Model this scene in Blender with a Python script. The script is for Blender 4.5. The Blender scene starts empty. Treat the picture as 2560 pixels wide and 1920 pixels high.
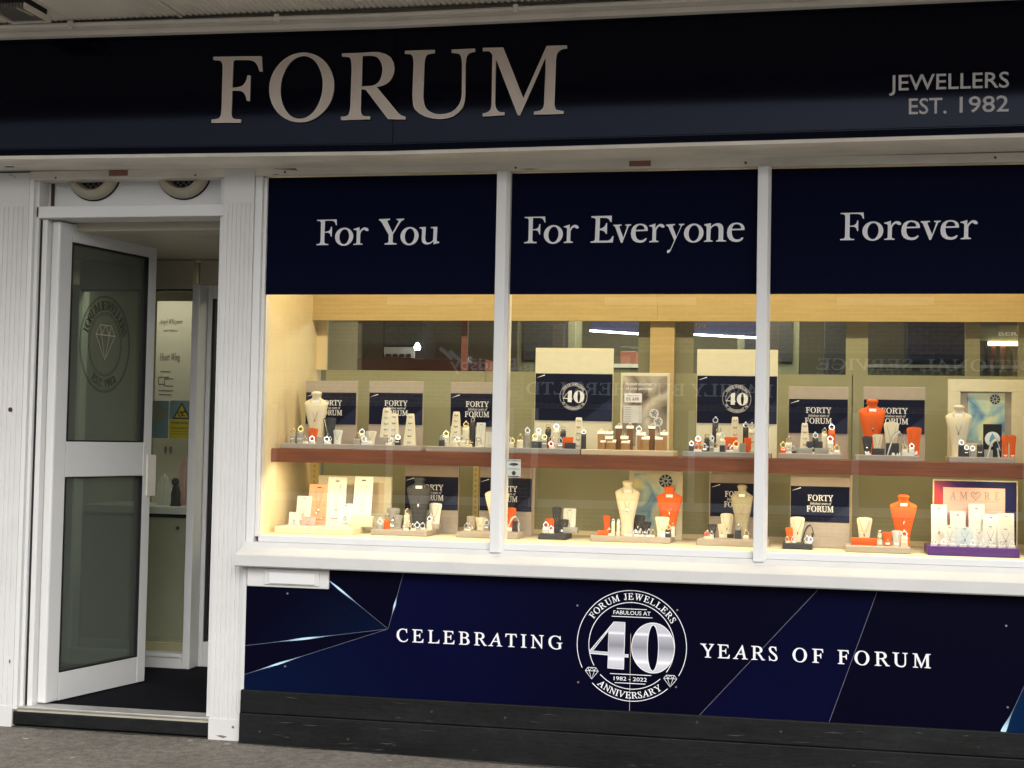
import bpy, bmesh, math, random
from math import sin, cos, pi, radians, hypot, atan2
from mathutils import Matrix, Vector
from mathutils.geometry import tessellate_polygon

random.seed(7)
SC = bpy.context.scene
COL = SC.collection

# ------------------------------------------------------------------ camera
CAM_LOC = (2.6924, -6.7721, 1.45)
CAM_YAW, CAM_PITCH, CAM_ROLL = radians(-11.67), radians(2.34), radians(1.135)
fw = Vector((sin(CAM_YAW)*cos(CAM_PITCH), cos(CAM_YAW)*cos(CAM_PITCH), sin(CAM_PITCH)))
rt0 = Vector((cos(CAM_YAW), -sin(CAM_YAW), 0)); up0 = rt0.cross(fw)
rt = rt0*cos(CAM_ROLL) + up0*sin(CAM_ROLL); up = -rt0*sin(CAM_ROLL) + up0*cos(CAM_ROLL)
cam = bpy.data.cameras.new('camera'); cam.sensor_width = 36; cam.lens = 3700/2560*36
cam.clip_start = .05; cam.clip_end = 500
camo = bpy.data.objects.new('camera', cam); COL.objects.link(camo)
camo.matrix_world = Matrix(((rt.x, up.x, -fw.x, CAM_LOC[0]), (rt.y, up.y, -fw.y, CAM_LOC[1]), (rt.z, up.z, -fw.z, CAM_LOC[2]), (0, 0, 0, 1)))
SC.camera = camo

# ------------------------------------------------------------------ sky, sun, exposure
SUN_EL, SUN_AZ = radians(42), radians(20)          # overcast: a weak broad sun behind the camera
w = bpy.data.worlds.new('World'); SC.world = w; w.use_nodes = True
nt = w.node_tree; bg = nt.nodes['Background']
sky = nt.nodes.new('ShaderNodeTexSky'); sky.sky_type = 'NISHITA'; sky.sun_disc = False
sky.sun_elevation = SUN_EL; sky.sun_rotation = pi - SUN_AZ; sky.dust_density = 4; sky.air_density = 1.2; sky.ozone_density = 1
hs = nt.nodes.new('ShaderNodeHueSaturation'); hs.inputs['Saturation'].default_value = .22   # cloud cover takes the blue out
nt.links.new(sky.outputs[0], hs.inputs['Color']); nt.links.new(hs.outputs[0], bg.inputs[0])
bg.inputs[1].default_value = .15
sun = bpy.data.lights.new('sun', 'SUN'); sun.energy = .5; sun.angle = radians(40); sun.color = (1, .97, .92)
suno = bpy.data.objects.new('sun', sun); COL.objects.link(suno)
suno.rotation_euler = (radians(90)-SUN_EL, 0, SUN_AZ)
SC.view_settings.view_transform = 'Standard'; SC.view_settings.look = 'None'
SC.view_settings.exposure = .62; SC.view_settings.gamma = 1
SC.cycles.max_bounces = 10; SC.cycles.transparent_max_bounces = 24
SC.cycles.sample_clamp_indirect = 6

# ------------------------------------------------------------------ materials
MATS = {}
def nodes(m):
    m.use_nodes = True
    return m.node_tree, m.node_tree.nodes['Principled BSDF']
def mat(name, col, rough=.5, metal=0, spec=.5, var=0, vscale=4, stretch=(1, 1, 1), bump=0, bscale=60, col2=None, detail=4, emit=None):
    if name in MATS: return MATS[name]
    m = bpy.data.materials.new(name); t, b = nodes(m)
    b.inputs['Base Color'].default_value = (*col, 1); b.inputs['Roughness'].default_value = rough
    b.inputs['Metallic'].default_value = metal; b.inputs['Specular IOR Level'].default_value = spec
    if emit: b.inputs['Emission Color'].default_value = (*emit[0], 1); b.inputs['Emission Strength'].default_value = emit[1]
    L = t.links.new
    if var or bump:
        tc = t.nodes.new('ShaderNodeTexCoord'); mp = t.nodes.new('ShaderNodeMapping'); mp.inputs['Scale'].default_value = stretch
        L(tc.outputs['Object'], mp.inputs['Vector'])
    if var:
        n = t.nodes.new('ShaderNodeTexNoise'); n.inputs['Scale'].default_value = vscale; n.inputs['Detail'].default_value = detail; n.inputs['Roughness'].default_value = .6
        L(mp.outputs[0], n.inputs['Vector'])
        r = t.nodes.new('ShaderNodeValToRGB'); r.color_ramp.elements[0].position = .32; r.color_ramp.elements[1].position = .68
        c2 = col2 if col2 else tuple(c*(1-var) for c in col)
        r.color_ramp.elements[0].color = (*c2, 1); r.color_ramp.elements[1].color = (*col, 1)
        L(n.outputs['Fac'], r.inputs['Fac']); L(r.outputs['Color'], b.inputs['Base Color'])
        mr = t.nodes.new('ShaderNodeMapRange'); mr.inputs['To Min'].default_value = min(1, rough*1.25); mr.inputs['To Max'].default_value = rough*.85
        L(n.outputs['Fac'], mr.inputs['Value']); L(mr.outputs[0], b.inputs['Roughness'])
    if bump:
        n2 = t.nodes.new('ShaderNodeTexNoise'); n2.inputs['Scale'].default_value = bscale; n2.inputs['Detail'].default_value = 3
        L(mp.outputs[0], n2.inputs['Vector'])
        bp_ = t.nodes.new('ShaderNodeBump'); bp_.inputs['Strength'].default_value = bump; bp_.inputs['Distance'].default_value = .004
        L(n2.outputs['Fac'], bp_.inputs['Height']); L(bp_.outputs[0], b.inputs['Normal'])
    MATS[name] = m; return m

def glass_mat(name, tint=(1, 1, 1), f0=.045, rough=0):
    m = bpy.data.materials.new(name); m.use_nodes = True; t = m.node_tree; t.nodes.clear(); L = t.links.new
    o = t.nodes.new('ShaderNodeOutputMaterial'); mx = t.nodes.new('ShaderNodeMixShader'); tr = t.nodes.new('ShaderNodeBsdfTransparent'); gl = t.nodes.new('ShaderNodeBsdfGlossy')
    tr.inputs[0].default_value = (*tint, 1); gl.inputs['Roughness'].default_value = rough; gl.inputs[0].default_value = (1, 1, 1, 1)
    lw = t.nodes.new('ShaderNodeLayerWeight'); lw.inputs['Blend'].default_value = .5
    p = t.nodes.new('ShaderNodeMath'); p.operation = 'POWER'; p.inputs[1].default_value = 5
    ma = t.nodes.new('ShaderNodeMath'); ma.operation = 'MULTIPLY_ADD'; ma.inputs[1].default_value = 1-f0; ma.inputs[2].default_value = f0
    L(lw.outputs['Facing'], p.inputs[0]); L(p.outputs[0], ma.inputs[0]); L(ma.outputs[0], mx.inputs[0])
    L(tr.outputs[0], mx.inputs[1]); L(gl.outputs[0], mx.inputs[2]); L(mx.outputs[0], o.inputs[0])
    MATS[name] = m; return m

def ramp_mat(name, stops, axis='Z', rough=.4, coord='Generated', rot=None):
    m = bpy.data.materials.new(name); t, b = nodes(m); L = t.links.new
    tc = t.nodes.new('ShaderNodeTexCoord'); mp = t.nodes.new('ShaderNodeMapping')
    if rot: mp.inputs['Rotation'].default_value = rot
    sx = t.nodes.new('ShaderNodeSeparateXYZ'); r = t.nodes.new('ShaderNodeValToRGB')
    L(tc.outputs[coord], mp.inputs[0]); L(mp.outputs[0], sx.inputs[0]); L(sx.outputs[axis], r.inputs[0]); L(r.outputs[0], b.inputs['Base Color'])
    e = r.color_ramp.elements
    e[0].position, e[0].color = stops[0][0], (*stops[0][1], 1); e[1].position, e[1].color = stops[-1][0], (*stops[-1][1], 1)
    for p, c in stops[1:-1]:
        n = e.new(p); n.color = (*c, 1)
    b.inputs['Roughness'].default_value = rough; b.inputs['Specular IOR Level'].default_value = .05
    MATS[name] = m; return m

def attr_mat(name, rough=.35):
    m = bpy.data.materials.new(name); t, b = nodes(m)
    a = t.nodes.new('ShaderNodeVertexColor'); a.layer_name = 'print'
    t.links.new(a.outputs[0], b.inputs['Base Color']); b.inputs['Roughness'].default_value = rough; b.inputs['Specular IOR Level'].default_value = .05
    MATS[name] = m; return m

mat('white_paint', (.675, .67, .658), .42, var=.10, vscale=2.2, detail=8)
mat('white_sill', (.60, .595, .58), .5, var=.12, vscale=3, detail=8)
mat('letter_rim', (.74, .68, .62), .4)
mat('poster_cream', (.62, .60, .52), .6)
mat('white_upvc', (.72, .72, .715), .3, var=.04, vscale=2)
mat('white_aged', (.80, .76, .68), .55, var=.28, vscale=5, bump=.15, bscale=30, stretch=(.4, 1, 1))
mat('canopy_paint', (.80, .75, .67), .6, var=.15, vscale=4)
mat('navy_fascia', (.0008, .001, .005), .08, spec=.15, bump=.012, bscale=6, stretch=(.3, 1, 1))
MATS['navy_fascia'].node_tree.nodes['Principled BSDF'].inputs['Specular Tint'].default_value = (.62, .70, 1, 1)
mat('navy_film', (.0011, .0020, .0145), .6, spec=.04)
mat('navy_board', (.0035, .0048, .022), .3, spec=.25)
mat('letter_taupe', (.66, .57, .51), .45, var=.08, vscale=12)
mat('letter_grey', (.52, .51, .51), .5)
mat('letter_white', (.72, .72, .74), .5)
mat('print_white', (.82, .82, .85), .4)
mat('print_dark', (.03, .028, .03), .5)
mat('print_grey', (.25, .23, .22), .5)
mat('plinth', (.0022, .0026, .0029), .6, spec=.25, var=.55, vscale=5, stretch=(.35, 1, 2.2), bump=.3, bscale=40, col2=(.0085, .0095, .0098), detail=8)
mat('black_rubber', (.006, .006, .007), .55)
mat('carpet', (.003, .0033, .007), .95, spec=.1, var=.4, vscale=90, bump=.4, bscale=300)
mat('aluminium', (.6, .58, .55), .35, metal=.6, var=.2, vscale=8)
mat('steel_dark', (.12, .12, .12), .35, metal=.8)
mat('cream_laminate', (.80, .68, .46), .45, var=.05, vscale=6, stretch=(3, 3, .5))
mat('maple', (.54, .41, .20), .42, var=.12, vscale=8, stretch=(.6, 1, 9), bump=.03, bscale=30)
mat('display_floor', (.80, .72, .55), .5, var=.06, vscale=6)
mat('mahogany', (.27, .078, .030), .38, var=.45, vscale=7, stretch=(.5, 1, 10), detail=6)
mat('sage', (.315, .32, .21), .55, var=.10, vscale=2.2, detail=8)
mat('olive_frame', (.22, .22, .15), .5)
mat('slotted_yellow', (.72, .60, .28), .4, metal=.3)
mat('room_wall', (.24, .225, .17), .8)
mat('room_dark', (.03, .03, .035), .5)
mat('room_navy', (.008, .010, .04), .4)
mat('room_red', (.16, .055, .04), .5)
mat('cupboard', (.50, .465, .37), .5, var=.08, vscale=5)
mat('rust', (.10, .035, .018), .8, var=.5, vscale=30)
mat('plate_brown', (.26, .12, .075), .6, var=.2, vscale=40)
mat('grille_cream', (.46, .43, .33), .5, var=.15, vscale=12)
mat('mesh_black', (.004, .004, .004), .8)
mat('wire', (.30, .29, .27), .5)
mat('asphalt', (.195, .178, .153), .9, spec=.2, var=.3, vscale=2.2, bump=.5, bscale=240, col2=(.14, .127, .107), detail=9)
mat('road', (.23, .222, .212), .9, var=.3, vscale=3, bump=.4, bscale=200)
mat('kerb', (.28, .27, .25), .85, var=.3, vscale=12)
mat('fin_grey', (.22, .21, .20), .5)
mat('peel', (.20, .165, .125), .8, var=.4, vscale=60)
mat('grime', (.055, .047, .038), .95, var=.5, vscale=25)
mat('scuff', (.05, .052, .052), .8)
mat('gum', (.36, .34, .31), .8)
mat('yellow_sign', (.42, .36, .02), .5)
mat('pale_teal', (.16, .24, .23), .5)
mat('chrome', (.75, .75, .76), .15, metal=1)
mat('gold', (.75, .55, .25), .2, metal=1)
mat('gem', (.85, .88, .92), .08, spec=1)
C = dict(taupe=(.42, .36, .31), grey=(.36, .345, .32), sand=(.66, .54, .36), linen=(.72, .68, .52), charcoal=(.045, .045, .052), cream=(.78, .70, .53), white=(.74, .725, .675),
         orange=(.84, .125, .012), wood=(.45, .24, .085), walnut=(.22, .10, .035), black=(.008, .008, .009), peach=(.80, .36, .22), paleblue=(.60, .70, .74), rose=(.68, .44, .42), khaki=(.36, .32, .22))
for k, v in C.items(): mat('velvet_'+k, v, .75 if k not in ('wood', 'walnut') else .4, var=.06, vscale=30)
glass_mat('window_glass', (.97, .985, .97), .066); glass_mat('inner_glass', (.93, .96, .92), .05); glass_mat('door_glass', (.66, .72, .66), .10)
mat('velvet_purple', (.085, .018, .20), .5); mat('velvet_pinkpanel', (.72, .42, .38), .5); mat('teal_gem', (.18, .42, .45), .2); mat('navy_blue', (.005, .010, .045), .35); mat('paper_grey', (.62, .62, .62), .6)
def milky_glass(name):  # grey film tint, and pale reflections on the pane, put in as diffuse colour
    m = MATS[name]; t = m.node_tree; out = [n for n in t.nodes if n.type == 'OUTPUT_MATERIAL'][0]; src = out.inputs[0].links[0].from_socket
    d = t.nodes.new('ShaderNodeBsdfDiffuse'); d.inputs[0].default_value = (.30, .33, .30, 1); mx = t.nodes.new('ShaderNodeMixShader'); mx.inputs[0].default_value = .17
    t.links.new(src, mx.inputs[1]); t.links.new(d.outputs[0], mx.inputs[2]); t.links.new(mx.outputs[0], out.inputs[0])
milky_glass('door_glass')
mat('emblem_etch', (.022, .028, .022), .6)
mat('lamp_warm', (.9, .9, .8), .5, emit=((1, .80, .50), 6)); mat('lamp_cool', (.9, .9, .9), .5, emit=((.92, .96, 1), 14))
ramp_mat('silver_print', [(0, (.52, .52, .56)), (.16, (.62, .62, .68)), (.21, (.86, .86, .92)), (.27, (.60, .60, .66)), (.5, (.26, .26, .30)), (.72, (.46, .46, .51)), (.76, (.84, .84, .9)), (.81, (.52, .52, .57)), (1, (.55, .55, .6))])
ramp_mat('sunset_print', [(0, (.66, .08, .05)), (.42, (.58, .07, .06)), (.58, (.26, .05, .11)), (.76, (.06, .03, .14)), (1, (.02, .022, .09))], axis='X', rot=(0, radians(35), 0))
attr_mat('streak_print')
ramp_mat('navy_board_l', [(0, (.0018, .0045, .024)), (.5, (.0018, .0022, .024)), (1, (.0014, .0013, .010))], axis='X')
ramp_mat('navy_board_r', [(0, (.0014, .0013, .010)), (.25, (.0014, .0013, .010)), (1, (.0018, .0018, .015))], axis='X')

def paint_mat(name, cols, scale):
    m = bpy.data.materials.new(name); t, b = nodes(m); L = t.links.new
    tc = t.nodes.new('ShaderNodeTexCoord'); n = t.nodes.new('ShaderNodeTexNoise'); n.inputs['Scale'].default_value = scale; n.inputs['Detail'].default_value = 2; n.inputs['Distortion'].default_value = 1.2
    r = t.nodes.new('ShaderNodeValToRGB'); e = r.color_ramp.elements
    L(tc.outputs['Object'], n.inputs['Vector']); L(n.outputs['Fac'], r.inputs[0]); L(r.outputs[0], b.inputs['Base Color'])
    e[0].position = .3; e[0].color = (*cols[0], 1); e[1].position = .72; e[1].color = (*cols[-1], 1)
    for i, c in enumerate(cols[1:-1]):
        k = e.new(.3+.42*(i+1)/(len(cols)-1)); k.color = (*c, 1)
    b.inputs['Roughness'].default_value = .4; MATS[name] = m
paint_mat('painterly', [(.12, .26, .45), (.30, .50, .58), (.60, .68, .52), (.80, .74, .34), (.80, .80, .62)], 7)
paint_mat('photo_print', [(.10, .075, .055), (.33, .27, .20), (.58, .52, .42), (.42, .36, .28)], 5)

def chips(name, amount, scale):
    m = MATS[name]; t = m.node_tree; b = t.nodes['Principled BSDF']; src = b.inputs['Base Color'].links[0].from_socket
    tc = t.nodes.new('ShaderNodeTexCoord'); v = t.nodes.new('ShaderNodeTexVoronoi'); v.inputs['Scale'].default_value = scale; v.inputs['Randomness'].default_value = 1
    n = t.nodes.new('ShaderNodeTexNoise'); n.inputs['Scale'].default_value = scale*.16; n.inputs['Detail'].default_value = 6
    mr = t.nodes.new('ShaderNodeMapRange'); mr.inputs['To Min'].default_value = 1-amount; mr.inputs['To Max'].default_value = 1+amount
    sep = t.nodes.new('ShaderNodeSeparateColor'); ad = t.nodes.new('ShaderNodeMath'); ad.operation = 'MULTIPLY'; sc_ = t.nodes.new('ShaderNodeVectorMath'); sc_.operation = 'SCALE'
    mr2 = t.nodes.new('ShaderNodeMapRange'); mr2.inputs['From Min'].default_value = .3; mr2.inputs['From Max'].default_value = .7; mr2.inputs['To Min'].default_value = .72; mr2.inputs['To Max'].default_value = 1.2
    L = t.links.new; L(tc.outputs['Object'], v.inputs['Vector']); L(tc.outputs['Object'], n.inputs['Vector']); L(v.outputs['Color'], sep.inputs[0]); L(sep.outputs[0], mr.inputs['Value']); L(n.outputs['Fac'], mr2.inputs['Value'])
    L(mr.outputs[0], ad.inputs[0]); L(mr2.outputs[0], ad.inputs[1]); L(src, sc_.inputs[0]); L(ad.outputs[0], sc_.inputs['Scale']); L(sc_.outputs[0], b.inputs['Base Color'])
chips('asphalt', .24, 130); chips('plinth', .25, 60)

def brick_mat():
    m = bpy.data.materials.new('street_brick'); t, b = nodes(m); L = t.links.new
    tc = t.nodes.new('ShaderNodeTexCoord'); mp = t.nodes.new('ShaderNodeMapping'); mp.inputs['Rotation'].default_value = (radians(90), 0, 0)
    br = t.nodes.new('ShaderNodeTexBrick'); br.inputs['Scale'].default_value = 1; br.inputs['Brick Width'].default_value = .225; br.inputs['Row Height'].default_value = .075; br.inputs['Mortar Size'].default_value = .008
    br.inputs['Color1'].default_value = (.32, .25, .18, 1); br.inputs['Color2'].default_value = (.22, .165, .12, 1); br.inputs['Mortar'].default_value = (.44, .41, .36, 1)
    L(tc.outputs['Object'], mp.inputs[0]); L(mp.outputs[0], br.inputs[0]); L(br.outputs[0], b.inputs['Base Color']); b.inputs['Roughness'].default_value = .85
    MATS['street_brick'] = m
brick_mat()

# ------------------------------------------------------------------ mesh helpers
ORG = {}
class MB:
    def __init__(s): s.v, s.f, s.c = [], [], []
    def add(s, vs, fs, col=None):
        n = len(s.v); s.v += [tuple(p) for p in vs]; s.f += [tuple(i+n for i in f) for f in fs]
        if col is not None: s.c += col if isinstance(col, list) else [col]*len(vs)
        return s
    def box(s, x0, x1, y0, y1, z0, z1):
        return s.add([(x0, y0, z0), (x1, y0, z0), (x1, y1, z0), (x0, y1, z0), (x0, y0, z1), (x1, y0, z1), (x1, y1, z1), (x0, y1, z1)],
                     [(0, 3, 2, 1), (4, 5, 6, 7), (0, 1, 5, 4), (1, 2, 6, 5), (2, 3, 7, 6), (3, 0, 4, 7)])
    def sweep_x(s, prof, xs, dz=None, caps=True):
        """closed profile of (y, z) points carried along x stations; dz gives the sag at x"""
        n = len(prof); vs = []
        for x in xs:
            o = dz(x) if dz else 0
            vs += [(x, p[0], p[1]+o) for p in prof]
        fs = [(i*n+j, i*n+(j+1) % n, (i+1)*n+(j+1) % n, (i+1)*n+j) for i in range(len(xs)-1) for j in range(n)]
        if caps: fs += [tuple(range(n-1, -1, -1)), tuple((len(xs)-1)*n+k for k in range(n))]
        return s.add(vs, fs)
    def extrude_z(s, prof, z0, z1):
        n = len(prof); vs = [(x, y, z0) for x, y in prof]+[(x, y, z1) for x, y in prof]
        return s.add(vs, [(j, (j+1) % n, n+(j+1) % n, n+j) for j in range(n)]+[tuple(range(n-1, -1, -1)), tuple(range(n, 2*n))])
    def tube(s, pts, r, n=6, closed=False):
        P = [Vector(p) for p in pts]; k = len(P); vs = []
        for i, p in enumerate(P):
            a = P[(i-1) % k] if (closed or i > 0) else p; b = P[(i+1) % k] if (closed or i < k-1) else p
            t = (b-a).normalized() if (b-a).length > 1e-9 else Vector((0, 0, 1))
            u = t.cross(Vector((0, 1, 0))) if abs(t.y) < .9 else t.cross(Vector((0, 0, 1)))
            u.normalize(); w_ = t.cross(u)
            vs += [p+u*(r*cos(2*pi*j/n))+w_*(r*sin(2*pi*j/n)) for j in range(n)]
        m = k if closed else k-1
        fs = [(i*n+j, i*n+(j+1) % n, ((i+1) % k)*n+(j+1) % n, ((i+1) % k)*n+j) for i in range(m) for j in range(n)]
        if not closed: fs += [tuple(range(n-1, -1, -1)), tuple((k-1)*n+j for j in range(n))]
        return s.add(vs, fs)
    def rings(s, levels, n=20, e=2.4, cx=0, cy=0):
        """stack of superellipse sections: (z, half width, half depth, y shift)"""
        vs = []
        for z, a, b, sh in levels:
            for j in range(n):
                t = 2*pi*j/n; c_, s_ = cos(t), sin(t)
                vs.append((cx+a*math.copysign(abs(c_)**(2/e), c_), cy+sh+b*math.copysign(abs(s_)**(2/e), s_), z))
        k = len(levels)
        fs = [(i*n+j, i*n+(j+1) % n, (i+1)*n+(j+1) % n, (i+1)*n+j) for i in range(k-1) for j in range(n)]
        return s.add(vs, fs+[tuple(range(n-1, -1, -1)), tuple((k-1)*n+j for j in range(n))])
    def strip(s, pts, wd, y, closed=False, cols=None):
        """flat line of width wd (or list) in the xz plane at depth y"""
        k = len(pts); vs = []
        for i, p in enumerate(pts):
            a = pts[(i-1) % k] if (closed or i) else p; b = pts[(i+1) % k] if (closed or i < k-1) else p
            dx, dz = b[0]-a[0], b[1]-a[1]; l = hypot(dx, dz) or 1; h = (wd[i] if isinstance(wd, (list, tuple)) else wd)/2
            vs += [(p[0]-dz/l*h, y, p[1]+dx/l*h), (p[0]+dz/l*h, y, p[1]-dx/l*h)]
        m = k if closed else k-1
        fs = [(2*i, 2*i+1, 2*((i+1) % k)+1, 2*((i+1) % k)) for i in range(m)]
        return s.add(vs, fs, [c for c in cols for _ in (0, 1)] if cols else None)
    def polys(s, pls, y, th=0):
        """filled outline (first polygon outer, others holes) in xz at depth y, th deep backwards"""
        tri = tessellate_polygon([[Vector((p[0], p[1], 0)) for p in pl] for pl in pls])
        flat = [p for pl in pls for p in pl]
        fs = []
        for a, b, c_ in tri:
            A, B, D = flat[a], flat[b], flat[c_]
            fs.append((a, b, c_) if (B[0]-A[0])*(D[1]-A[1])-(B[1]-A[1])*(D[0]-A[0]) > 0 else (a, c_, b))
        s.add([(p[0], y, p[1]) for p in flat], fs)
        if th:
            for pl in pls:
                n = len(pl); s.add([(p[0], y, p[1]) for p in pl]+[(p[0], y+th, p[1]) for p in pl], [(j, n+j, n+(j+1) % n, (j+1) % n) for j in range(n)])
        return s
    def disc(s, x, z, r, y, n=24):
        return s.polys([[(x+r*cos(2*pi*k/n), z+r*sin(2*pi*k/n)) for k in range(n)]], y)
    def mesh(s, name, smooth=False, bevel=0, seg=2):
        me = bpy.data.meshes.new(name); me.from_pydata(s.v, [], s.f)
        if s.c:
            at = me.color_attributes.new('print', 'FLOAT_COLOR', 'POINT')
            for i, c in enumerate(s.c): at.data[i].color = (*c, 1)
        if bevel:
            bm = bmesh.new(); bm.from_mesh(me)
            bmesh.ops.recalc_face_normals(bm, faces=bm.faces)
            es = [e for e in bm.edges if len(e.link_faces) == 2 and e.calc_face_angle(0) > .5]
            bmesh.ops.bevel(bm, geom=es, offset=bevel, segments=seg, affect='EDGES', profile=.5, clamp_overlap=True)
            bm.to_mesh(me); bm.free()
        elif not s.c:
            bm = bmesh.new(); bm.from_mesh(me)
            if len(s.f) > 1 and any(len(e.link_faces) == 2 for e in bm.edges): bmesh.ops.recalc_face_normals(bm, faces=[f for f in bm.faces if any(len(e.link_faces) > 1 for e in f.edges)])
            bm.to_mesh(me); bm.free()
        if smooth:
            me.shade_smooth()
            try: me.set_sharp_from_angle(angle=radians(38))
            except Exception: pass
        return me
    def build(s, name, m, parent=None, **kw):
        o = org(parent)
        if o != Vector((0, 0, 0)): s.v = [(p[0]-o.x, p[1]-o.y, p[2]-o.z) for p in s.v]
        return place(name, s.mesh(name, **kw), m, parent)
def org(o):
    return ORG.get(o.name, Vector((0, 0, 0))) if o else Vector((0, 0, 0))
def place(name, me, m, parent=None, loc=(0, 0, 0), rot=(0, 0, 0), scale=(1, 1, 1)):
    """links a mesh as one object; loc is relative to the parent"""
    if m and not me.materials: me.materials.append(MATS[m] if isinstance(m, str) else m)
    ob = bpy.data.objects.new(name, me); COL.objects.link(ob)
    ob.location = loc; ob.rotation_euler = rot; ob.scale = scale
    if parent: ob.parent = parent; ORG[ob.name] = org(parent)
    return ob
def thing(name, label, cat, loc=(0, 0, 0), rz=0, group=None):
    o = bpy.data.objects.new(name, None); COL.objects.link(o); o.empty_display_size = .05
    o.location = loc; o.rotation_euler = (0, 0, rz); ORG[o.name] = Vector(loc)
    return tag(o, label, cat, group)
def tag(o, label, cat, group=None):
    o['label'] = label; o['category'] = cat
    if group: o['group'] = group
    return o
def struct(o):
    o['kind'] = 'structure'; return o

# ------------------------------------------------------------------ lettering
def style_text(s, style):
    U = {'serif': (0x1D400, 0x1D41A, 0x1D7CE), 'caps': (0x1D434, 0x1D44E, None), 'script': (0x1D434, 0x1D44E, None)}.get(style)
    if not U: return s
    r = ''
    for ch in s:
        if 'A' <= ch <= 'Z': r += chr(U[0]+ord(ch)-65)
        elif ch == 'h' and U[1] == 0x1D44E: r += '\u210e'
        elif 'a' <= ch <= 'z': r += chr(U[1]+ord(ch)-97)
        elif ch.isdigit() and U[2]: r += chr(U[2]+int(ch))
        else: r += ch
    return r
def raw_text(s, style='sans', offset=0, spacing=1, res=3):
    cu = bpy.data.curves.new('t', 'FONT'); cu.body = style_text(s, style); cu.resolution_u = res; cu.offset = offset; cu.space_character = spacing; cu.fill_mode = 'FRONT'
    ob = bpy.data.objects.new('t', cu); me = ob.to_mesh()
    sh = .285 if style == 'caps' else 0
    vs = [(v.co.x-sh*v.co.y, v.co.y) for v in me.vertices]; fs = [tuple(p.vertices) for p in me.polygons]
    ob.to_mesh_clear(); bpy.data.objects.remove(ob); bpy.data.curves.remove(cu)
    return vs, fs
def text(mb, s, x0, x1, z0, cap, y, style='sans', offset=0, spacing=1, res=3, lower=False):
    """sets s between x0 and x1 with its baseline at z0 and capitals cap high"""
    vs, fs = raw_text(s, style, offset, spacing, res)
    if not vs: return mb
    a, b = min(v[0] for v in vs), max(v[0] for v in vs)
    H = max(v[1] for v in raw_text('E', style, offset)[0])
    return mb.add([(x0+(v[0]-a)/(b-a)*(x1-x0), y, z0+v[1]/H*cap) for v in vs], fs)
def arc_text(mb, s, cx, cz, r, a0, a1, cap, y, style='caps', offset=.008, inside=False):
    H = max(v[1] for v in raw_text('E', style, offset)[0]); k = cap/H
    gl = []
    for ch in s:
        if ch == ' ': gl.append((None, .30)); continue
        vs, fs = raw_text(ch, style, offset); a, b = min(v[0] for v in vs), max(v[0] for v in vs)
        gl.append((([(v[0]-(a+b)/2, v[1]) for v in vs], fs), b-a))
    tot = sum(g[1] for g in gl); gap = (abs(a1-a0)*r/k-tot)/(len(gl)-1); pos = 0; sg = 1 if a1 > a0 else -1
    for g, wd in gl:
        th = a0+sg*(pos+wd/2)*k/r; pos += wd+gap
        if g:
            rr = r
            out = []
            for x, z in g[0]:
                if inside: ex, ez = (-sin(th), cos(th)), (-cos(th), -sin(th))
                else: ex, ez = (sin(th), -cos(th)), (cos(th), sin(th))
                zz = (z-H/2)*k; xx = x*k
                out.append((cx+cos(th)*rr+ex[0]*xx+ez[0]*zz, y, cz+sin(th)*rr+ex[1]*xx+ez[1]*zz))
            mb.add(out, g[1])
    return mb
def arc(cx, cz, r, a0, a1, n=48):
    return [(cx+r*cos(radians(a0+(a1-a0)*k/n)), cz+r*sin(radians(a0+(a1-a0)*k/n))) for k in range(n+1)]
def diamond_icon(mb, cx, cz, s_, y, wd):
    P = lambda x, z: (cx+x*s_, cz+z*s_)
    L = [[(-1, .35), (-.6, .85), (.6, .85), (1, .35), (0, -.9), (-1, .35)], [(-1, .35), (1, .35)], [(-.6, .85), (-.4, .35), (0, -.9), (.4, .35), (.6, .85)], [(-.4, .35), (0, .85), (.4, .35)]]
    for l in L: mb.strip([P(*p) for p in l], wd, y)
    return mb
FOUR = [[(-.326, .419), (-.124, .419), (-.132, -.157), (-.054, -.162), (-.054, -.21), (-.132, -.21), (-.135, -.43), (-.428, -.422), (-.424, -.187), (-.76, -.172), (-.768, -.135)], [(-.424, .254), (-.424, -.135), (-.708, -.12)]]
ZERO = [[(.392+.389*cos(2*pi*k/40), -.022+.452*sin(2*pi*k/40)) for k in range(40)], [(.392+.102*cos(2*pi*k/28), -.022+.416*sin(2*pi*k/28)) for k in range(28)]]
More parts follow.
